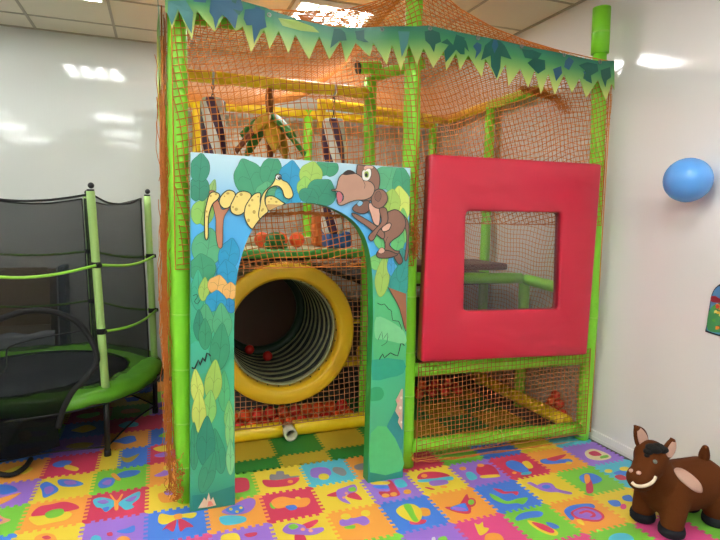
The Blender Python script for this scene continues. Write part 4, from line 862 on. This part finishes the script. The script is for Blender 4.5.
# ================================================================ TRAMPOLINE
m_blk = mat('black_steel', '#17181a', .4); m_pad2 = mat('lime_pad_vinyl', '#5a9c26', .25, bump=.9, bscale=7, var=.08); m_jump = mat('black_jump_mat', '#1d1f22', .75, bump=.1, bscale=200)
m_pole = mat('pale_green_sleeve', '#a9cf7a', .55, bump=.1, bscale=60); m_rail = mat('lime_rail', '#8fce3a', .4); m_hem = mat('black_hem', '#08090a', .8)
m_mesh = see_through('black_mesh_net', '#202428', .58, .8); m_skirt = see_through('black_skirt_net', '#0d0f10', .6, .9)
TCX, TCY, TR = -.83, 4.40, .785
tr = thing('trampoline', 'small round trampoline with black enclosure net and pale green poles at the left', 'trampoline', (TCX, TCY, 0))
hx = [(TCX+TR*math.cos(math.radians(8.4-60*k)), TCY+TR*math.sin(math.radians(8.4-60*k))) for k in range(6)]
circ = lambda r, z, n=48: [(TCX+r*math.cos(2*PI*k/n), TCY+r*math.sin(2*PI*k/n), z) for k in range(n)]
b = MB(); b.tube(circ(.755, .40), .018, m_blk, 10, closed=True); b.build('frame_ring', tr, loc=(TCX, TCY, .4))
b = MB(); b.lathe([(0, .428), (.60, .43), (.60, .422), (0, .42)], m_jump, Matrix.Translation((TCX, TCY, 0)), 48); b.build('jump_mat', tr, loc=(TCX, TCY, .42))
b = MB(); n = 96; prof = [(.585, .436), (.61, .446), (.68, .458), (.76, .462), (.815, .452), (.83, .42), (.832, .375), (.822, .375), (.80, .42), (.70, .44), (.60, .432)]; mi = b.m(m_pad2); L = len(prof)
for k in range(n):
    a = 2*PI*k/n
    for r, z in prof:
        w = .008*math.sin(9*a+r*20)+.006*math.sin(23*a+r*31); rr_ = r*(1+.012*math.cos(6*a-.9)); b.v.append(Vector((TCX+rr_*math.cos(a), TCY+rr_*math.sin(a), z+(w if r > .6 else w*.3))))
for k in range(n):
    for i in range(L): b.face([k*L+i, ((k+1) % n)*L+i, ((k+1) % n)*L+(i+1) % L, k*L+(i+1) % L], mi)
o = b.build('safety_pad', tr, loc=(TCX, TCY, .45), fixn=True); o['label'] = 'shiny lime green edge pad'
b = MB(); b.tube(circ(.585, .442, 64), .006, m_hem, 6, closed=True); b.tube(circ(.838, .374, 64), .006, m_hem, 6, closed=True); b.build('pad_piping', tr, loc=(TCX, TCY, .44))
for k, (x, y) in enumerate(hx):
    lean = Vector((x-TCX, y-TCY, 0)).normalized(); w = -.055 if k == 1 else -.03
    top = Vector((x-.055 if k == 1 else x-.03, y, 1.715)); bt = Vector((x, y, .42))
    b = MB(); P = [bt.lerp(top, i/12) for i in range(13)]; b.tube(P, .025, m_pole, 14); p = b.build('net_pole', tr, loc=bt)
    b = MB(); b.tube([top, top+Vector((0, 0, .012))], .022, m_blk, 10); b.ball(top+Vector((.004, 0, .035)), .02, m_blk, 10, 6); b.build('pole_cap', p, loc=top)
    for z in (.83, 1.255):
        c = bt.lerp(top, (z-.42)/(1.715-.42)); b = MB(); b.tube([c-Vector((0, 0, .018)), c+Vector((0, 0, .018))], .0285, m_hem, 12); b.tube([c+lean*.02, c+lean*.045], .014, m_hem, 8); b.build('rail_clip', p, loc=c)
    b = MB(); b.tube([(x, y, .02), (x, y, .42)], .018, m_blk, 12); b.tube([(x, y, .001), (x, y, .045)], [.022, .021], m_hem, 12); b.build('leg', tr, loc=(x, y, 0))
for z in (.83, 1.255):
    for k in range(6):
        if z < 1 and k == 1: continue
        fr = lambda q: Vector((hx[q][0], hx[q][1], .42)).lerp(Vector((hx[q][0]-(.055 if q == 1 else .03), hx[q][1], 1.715)), (z-.42)/1.295)
        a, c = fr(k), fr((k+1) % 6); out = ((a+c)/2-Vector((TCX, TCY, z))).normalized(); b = MB()
        b.tube([a.lerp(c, t)+out*(.03+.02*math.sin(PI*t))+Vector((0, 0, -(.06 if k == 1 else .03)*math.sin(PI*t))) for t in [i/12 for i in range(13)]], .009, m_rail, 8); b.build('net_rail', tr, loc=a)
for k in range(6):
    a, c = Vector((*hx[k], 0)), Vector((*hx[(k+1) % 6], 0)); inn = Vector((TCX, TCY, 0))
    sh = (-.055 if k == 1 else -.03)
    b = MB(); mi = b.m(m_mesh); nu, nv = 14, 12
    P = lambda u, v: (a.lerp(c, .015+.97*u)+(inn-a.lerp(c, u)).normalized()*(.035+.05*math.sin(PI*u)*math.sin(PI*v)+.02*math.sin(7*u+3*v)*math.sin(PI*u)))+Vector((-.035*v, 0, .455+(1.24-.05*math.sin(PI*u))*v))
    for i in range(nu+1):
        for j in range(nv+1): b.v.append(P(i/nu, j/nv))
    for i in range(nu):
        for j in range(nv): q = i*(nv+1)+j; b.face([q, q+nv+1, q+nv+2, q+1], mi)
    o = b.build('enclosure_net', tr, loc=a+Vector((0, 0, .45)))
    b = MB(); b.tube([P(i/nu, 1) for i in range(nu+1)], .007, m_hem, 6); b.tube([P(0, j/nv) for j in range(nv+1)], .005, m_hem, 6); b.tube([P(1, j/nv) for j in range(nv+1)], .005, m_hem, 6); b.build('net_hem', o, loc=P(0, 1))
    b = MB(); mi = b.m(m_skirt); nv = 5
    Q = lambda u, v: a.lerp(c, u)+(inn-a.lerp(c, u)).normalized()*(-.005+.0*v)*math.sin(PI*u)+Vector((0, 0, .39-(.33-.03*math.sin(PI*u))*v))
    for i in range(nu+1):
        for j in range(nv+1): b.v.append(Q(i/nu, j/nv))
    for i in range(nu):
        for j in range(nv): q = i*(nv+1)+j; b.face([q, q+nv+1, q+nv+2, q+1], mi)
    o = b.build('skirt_net', tr, loc=a+Vector((0, 0, .2)))
    b = MB(); b.tube([Q(i/nu, 1) for i in range(nu+1)], .006, m_hem, 6); b.build('skirt_hem', o, loc=Q(0, 1))
# zip border of the entrance on the front panel
A1, A2 = Vector((*hx[1], 0)), Vector((*hx[2], 0)); nrm = (A2-A1).cross(Vector((0, 0, 1))).normalized()
if nrm.y > 0: nrm = -nrm
def onpl(px, py, off=.012):
    d = ray(px, py); q = A1+nrm*off; return O+d*((q-O).dot(nrm)/d.dot(nrm))
b = MB(); b.tube([onpl(p[0], p[1], .03 if p[1] < 345 else .03+.115*min(1, (p[1]-345)/35)) for p in [(p.x, p.y) for p in smooth([(-40,330),(-15,326),(0,319),(22,312),(48,311),(74,320),(90,338),(97,360),(86,378),(73,391),(63,410),(58,428)], 4, False)]], .018, m_hem, 8); b.build('entrance_border', tr, loc=A1+Vector((0, 0, .5)))
b = MB(); b.tube([onpl(p.x, p.y) for p in smooth([(-30,385),(4,372),(7,350),(20,343),(50,336),(88,330)], 4, False)], .005, m_hem, 6); b.build('net_zip', tr, loc=A1+Vector((0, 0, .6)))
b = MB(); b.prism([onpl(x, y, .15) for x, y in ((-40,400),(0,398),(40,391),(66,386),(80,380),(73,391),(63,410),(58,428),(60,446),(30,456),(0,460),(-40,463))], (0, .002, 0), m_skirt); b.build('entrance_flap', tr, loc=A1+Vector((0, 0, .3)))
b = MB(); p0 = flo(-12, 468, .02); b.tube([flo(p.x, p.y, .022) for p in smooth([(-30,462),(-8,472),(10,475),(24,468),(31,459)], 4, False)], .016, m_hem, 8); b.build('entrance_strap', tr, loc=p0)
b = MB(); c = flo(25, 436, .04); b.ball((c.x, c.y, .041), .04, m_yb, 16, 10); tag(b.build('plastic_ball', loc=(c.x, c.y, .04)), 'yellow plastic ball on the floor under the trampoline', 'ball')
# ================================================================ BOX BEHIND THE TRAMPOLINE
m_card = mat('brown_cardboard', '#a08566', .8, var=.08, bscale=6); m_film = mat('grey_plastic_film', '#b9bcc2', .25, bump=.5, bscale=14)
bx = thing('cardboard_box', 'tall brown cardboard box against the wall behind the trampoline', 'box', (-1.33, 5.5, 0))
b = MB(); b.box((-1.78, 5.37, -.01), (-.91, 5.72, 1.06), m_card); b.build('body', bx, loc=(-1.33, 5.5, 0))
b = MB(); b.box((-1.78, 5.35, .50), (-.91, 5.37, .60), mat('pale_cardboard', '#a99274', .8)); b.build('flap', bx, loc=(-1.33, 5.31, .55))
b = MB(); b.box((-1.77, 5.38, 1.06), (-.92, 5.39, 1.10), m_card); b.build('flap', bx, loc=(-1.33, 5.33, 1.07))
b = MB(); n = 24; mi = b.m(m_film); rr = random.Random(3)
pts = [(-1.85+.98*i/n, 5.325+.008*math.sin(i*1.3), .47+.03*(i/n)+.012*math.sin(i*.9)) for i in range(n+1)]
for i, (x, y, z) in enumerate(pts): b.v += [Vector((x, y-.02, z+.05)), Vector((x, y-.045, z)), Vector((x, y-.03, z-.48)), Vector((x, y-.02, z-.48)), Vector((x, y-.03, z)), Vector((x, y-.01, z+.05))]
for i in range(n):
    for j in range(6): b.face([i*6+j, i*6+(j+1) % 6, i*6+6+(j+1) % 6, i*6+6+j], mi)
tag(b.build('plastic_sheet', loc=(-1.36, 5.24, 0), fixn=True), 'crumpled grey plastic sheet leaning on the cardboard box', 'sheet')
b = MB(); b.rbox((-.86, 5.48, -.01), (-.80, 5.70, 1.10), mat('slate_grey_board', '#5e6670', .6), .01); b.box((-.862, 5.50, .9), (-.798, 5.68, .96), mat('dark_strap', '#2c3036', .6)); tag(b.build('grey_board', loc=(-.83, 5.6, 0)), 'narrow slate grey board standing beside the cardboard box', 'board')
b = MB(); b.ball((-1.42, 5.5, 1.155), .09, mat('lime_cloth', '#7cc030', .6, bump=.4, bscale=14), 16, 10, (1.2, .9, .62)); b.ball((-1.50, 5.48, 1.15), .07, MATS['lime_cloth'], 14, 8, (1, .9, .7)); tag(b.build('cushion', loc=(-1.42, 5.5, 1.1)), 'lime green soft cushion lying on top of the cardboard box', 'cushion')
# ================================================================ BALLOON AND WALL PICTURE
m_bal = mat('blue_latex', '#68aef8', .22, spec=.6, trans=.12); bl = thing('balloon', 'light blue balloon against the right wall', 'balloon', (2.845, 2.31, 1.83))
b = MB(); prof = []
for k in range(25):
    t = PI*k/24; prof.append((max(.0005, .126*math.sin(t)*(1+.05*math.cos(t))), -.136*math.cos(t)))
Xb = Matrix.Translation((2.845, 2.315, 1.828)) @ Vector((-.5, -.83, .15)).to_track_quat('Z', 'Y').to_matrix().to_4x4()
b.lathe(prof, m_bal, Xb, 32); b.build('balloon_skin', bl, loc=(2.845, 2.31, 1.83), fixn=True)
b = MB(); b.lathe([(.004, -.134), (.008, -.142), (.014, -.150), (.010, -.152), (.003, -.144)], mat('blue_latex_knot', '#2f74cc', .35), Xb, 12); b.build('knot', bl, loc=Xb @ Vector((0, 0, -.16)))
XP = XW-.006
def wp(px, py, d=0): return atX(px, py, XP-d)
kw = crop(690, 270, 6.75)
ps = thing('wall_picture', 'colourful black-edged backpack-shaped picture on the right wall at the picture edge', 'wall picture', wp(720, 315))
edge_ = smooth(kw([(202,95),(170,120),(148,160),(138,200),(125,280),(112,370),(104,405),(112,420),(202,448)]), 4, False)
full = [(p.x, p.y) for p in edge_]+[(kw([(202+(202-x)*.75, y*1.0+ (202-x)*.12)])[0]) for x, y in [(202,448),(112,425),(104,410),(112,375),(125,285),(138,205),(148,165),(170,125)]]
b = MB(); b.prism([wp(*p) for p in full], (.005, 0, 0), mat('picture_black_edge', '#17161a', .5)); b.build('picture_edge', ps, loc=wp(720, 315), fixn=True)
def flatw(b, P, c, d): b.prism([wp(p.x, p.y, d) for p in smooth([(cx_+(x-cx_)*.89, cy2+(y-cy2)*.9) for x, y in P], 3)], (.0008, 0, 0), pc(c))
b = MB(); cx_, cy2 = sum(p[0] for p in full)/len(full), sum(p[1] for p in full)/len(full)
inn = [(cx_+(x-cx_)*.87, cy2+(y-cy2)*.93) for x, y in full]
b.prism([wp(*p, .0008) for p in inn], (.0007, 0, 0), pc('#4f86b4'))
rr = random.Random(9); d = .001
for P, c in ((kw([(140,168),(175,165),(215,185),(330,190),(330,215),(200,215),(142,205)]), '#8e2030'), (kw([(128,270),(200,215),(330,230),(330,440),(205,438),(112,412)]), '#3d8a52')):
    d += .0009; flatw(b, P, c, d)
for k in range(34):
    x, y = rr.uniform(158, 330), rr.uniform(215, 405); c = ('#d8b13c', '#c23a2e', '#3f8f9f', '#e0812e', '#4d9a3c', '#d9d06a', '#7a2a2e')[k % 7]; d += .00004
    flatw(b, kw([(x+rr.uniform(9, 20)*math.cos(q), y+rr.uniform(8, 16)*math.sin(q)) for q in [j*PI/4 for j in range(8)]]), c, d+.0009)
b.build('picture_print', ps, loc=wp(720, 315), fixn=True)
# ================================================================ RIDE-ON HORSE
m_fur = mat('brown_plush', '#55290a', .9, bump=.25, bscale=160, var=.12, spec=.15); m_hoof = mat('dark_grey_hoof', '#15171c', .8, spec=.2); m_inner = mat('pink_beige_plush', '#c9a08c', .85, bump=.15, bscale=160); m_mane = mat('black_plush', '#0d0907', .95, bump=.3, bscale=150); m_smile = mat('cream_plush', '#e6d2b4', .8)
hs = thing('ride_on_horse', 'brown plush ride-on horse with pink ears by the right wall', 'toy horse', (2.58, 2.0, 0))
def cap(b, p, q, r0, r1, sc=None):
    p, q = Vector(p), Vector(q); n = max(3, int((q-p).length/.012))
    for i in range(n+1):
        t = i/n; b.ball(p.lerp(q, t), r0+(r1-r0)*t, m_fur, 14, 8)
b = MB(); HY = 2.0
cap(b, (2.46, HY, .205), (2.71, HY, .20), .135, .130); cap(b, (2.44, HY, .215), (2.36, HY-.005, .30), .112, .096)
cap(b, (2.40, HY-.005, .27), (2.325, HY-.015, .385), .092, .082); cap(b, (2.325, HY-.02, .385), (2.225, HY-.06, .338), .079, .062)
b.ball((2.205, HY-.066, .328), .066, m_fur, 16, 10); b.ball((2.325, HY-.015, .40), .083, m_fur, 16, 10)
for x, y in ((2.42, HY-.085), (2.40, HY+.075), (2.735, HY-.08), (2.735, HY+.08)):
    cap(b, (x+(.02 if x < 2.6 else -.02), HY+(y-HY)*.8, .16), (x, y, .062), .075, .056)
o = b.build('body', hs, loc=(2.58, HY, .2)); rm = o.modifiers.new('r', 'REMESH'); rm.mode = 'VOXEL'; rm.voxel_size = .008; sm = o.modifiers.new('s', 'SMOOTH'); sm.iterations = 10; sm.factor = .5
bpy.context.view_layer.update(); dg = bpy.context.evaluated_depsgraph_get(); ev = o.evaluated_get(dg); me = bpy.data.meshes.new_from_object(ev)
o.modifiers.clear(); o.data = me; me.materials.clear(); me.materials.append(m_fur); me.polygons.foreach_set('material_index', [0]*len(me.polygons)); me.polygons.foreach_set('use_smooth', [True]*len(me.polygons))
W0 = wl(o); bvh = BVHTree.FromPolygons([v.co+W0 for v in me.vertices], [tuple(p.vertices) for p in me.polygons])
def hit(px, py, off=.003):
    d = ray(px, py).normalized(); h, nn, _, _ = bvh.ray_cast(O, d)
    return (h+nn*off) if h else None
def patch(name, P, mt, off=.003, label=None):
    S = [Vector(p) for p in smooth(P, 4)]; c = sum(S, Vector((0, 0)))/len(S) if len(S[0]) == 2 else None
    b = MB(); mi = b.m(mt); K = 6; rings = []
    h0 = hit(c.x, c.y, off*1.3)
    if not h0: return
    b.v.append(h0)
    for k in range(1, K+1):
        for s in S:
            q = c.lerp(s, k/K); h = hit(q.x, q.y, off*1.3 if k < K else off*.2) or b.v[-1].copy(); b.v.append(h)
    n = len(S)
    for i in range(n): b.face([0, 1+i, 1+(i+1) % n], mi)
    for k in range(K-1):
        for i in range(n):
            j = (i+1) % n; b.face([1+k*n+i, 1+(k+1)*n+i, 1+(k+1)*n+j, 1+k*n+j], mi)
    o2 = b.build(name, hs, loc=h0, fixn=True)
    so = o2.modifiers.new('t', 'SOLIDIFY'); so.thickness = .004; so.offset = 0
    if label: o2['label'] = label
kh = crop(625, 420, 4.505)
patch('saddle_patch', kh([(220,222),(250,218),(290,240),(325,270),(345,300),(345,326),(315,322),(275,295),(240,262)]), m_inner, label='pink-beige oval patch on the back')
def strip(name, P, r, mt, label=None):
    pts = [hit(p.x, p.y, .001) for p in smooth(P, 4, False)]; pts = [p for p in pts if p]
    if len(pts) < 2: return
    b = MB(); b.tube(pts, r, mt, 8); o2 = b.build(name, hs, loc=pts[0])
    if label: o2['label'] = label
strip('smile', kh([(32,280),(48,294),(75,298),(105,290),(126,275),(136,256)]), .0085, m_smile, 'cream smiling mouth')
for p in ((62,238), (28,228)):
    h = hit(*kh([p])[0], .0)
    if h: b = MB(); b.ball(h, .013, m_inner, 12, 8, (1, .8, .7)); b.build('nostril', hs, loc=h)
h = hit(*kh([(135,188)])[0], .0)
if h: b = MB(); b.ball(h, .011, mat('grey_eye', '#7d8478', .2), 12, 8); b.build('eye', hs, loc=h)
b = MB()
for px, py, r in ((120,112,.03),(150,112,.034),(105,130,.024),(98,148,.014),(135,118,.035),(168,120,.03)):
    q = atY(*kh([(px, py)])[0], HY-.03); hh = hit(*kh([(px, py+12)])[0], 0); b.ball(hh if hh else q, r, m_mane, 12, 8, (1, 1, .62))
b.build('mane', hs, loc=(2.3, HY, .46))
def ear(base, tip, Y0_, Y1_):
    p0 = atY(*kh([base])[0], Y0_); p1 = atY(*kh([tip])[0], Y1_); ax = (p1-p0); L = ax.length; ax.normalize(); side = ax.cross(Vector((0, 1, 0))).normalized(); fr = side.cross(ax).normalized()
    if fr.y > 0: fr = -fr
    for nm, mt, sw, o_ in (('ear', m_fur, 1, 0), ('ear_lining', m_inner, .66, .012)):
        b = MB(); mi = b.m(mt); n = 14; 
        for i in range(n+1):
            t = i/n if nm == 'ear' else .08+.80*i/n; w = (.037*math.sin(PI*min(.985, t*.86+.135))**.75+.002)*sw*1.15; c = p0+ax*L*t+fr*o_
            for q in range(10): an = 2*PI*q/10; b.v.append(c+side*(w*math.cos(an))+fr*(.014*(1 if nm == 'ear' else .35)*math.sin(an)))
        for i in range(n):
            for q in range(10): q2 = (q+1) % 10; b.face([i*10+q, i*10+q2, i*10+10+q2, i*10+10+q], mi)
        b.face([q for q in range(10)][::-1], mi); b.face([n*10+q for q in range(10)], mi)
        if nm == 'ear': e0 = b.build(nm, hs, loc=p0, fixn=True)
        else: b.build(nm, e0, loc=p0, fixn=True)['label'] = 'pink-beige ear lining'
ear((90,124), (49,28), HY+.03, HY+.02); ear((186,168), (216,84), HY-.07, HY-.08)
b = MB(); q = atY(*kh([(350,200)])[0], HY); q2 = atY(*kh([(362,128)])[0], HY); 
for i in range(9): t = i/8; b.ball(q.lerp(q2, t), .018+.010*math.sin(PI*t), m_fur, 12, 8)
o = b.build('tail', hs, loc=q)
for x, y in ((2.42, HY-.085), (2.40, HY+.075), (2.735, HY-.08), (2.735, HY+.08)):
    b = MB(); b.lathe([(0, .002), (.052, .002), (.062, .012), (.064, .03), (.060, .05), (.0, .05)], m_hoof, Matrix.Translation((x, y, 0)), 20); b.build('hoof', hs, loc=(x, y, 0))
# ================================================================ WORLD AND VIEW
w = bpy.data.worlds.new('world'); bpy.context.scene.world = w; w.use_nodes = True
w.node_tree.nodes['Background'].inputs[0].default_value = (.8, .85, .9, 1); w.node_tree.nodes['Background'].inputs[1].default_value = .3
sc = bpy.context.scene; sc.view_settings.view_transform = 'Standard'; sc.view_settings.look = 'None'; sc.view_settings.gamma = 1; sc.view_settings.use_curve_mapping = False
sc.view_settings.exposure = 0.7
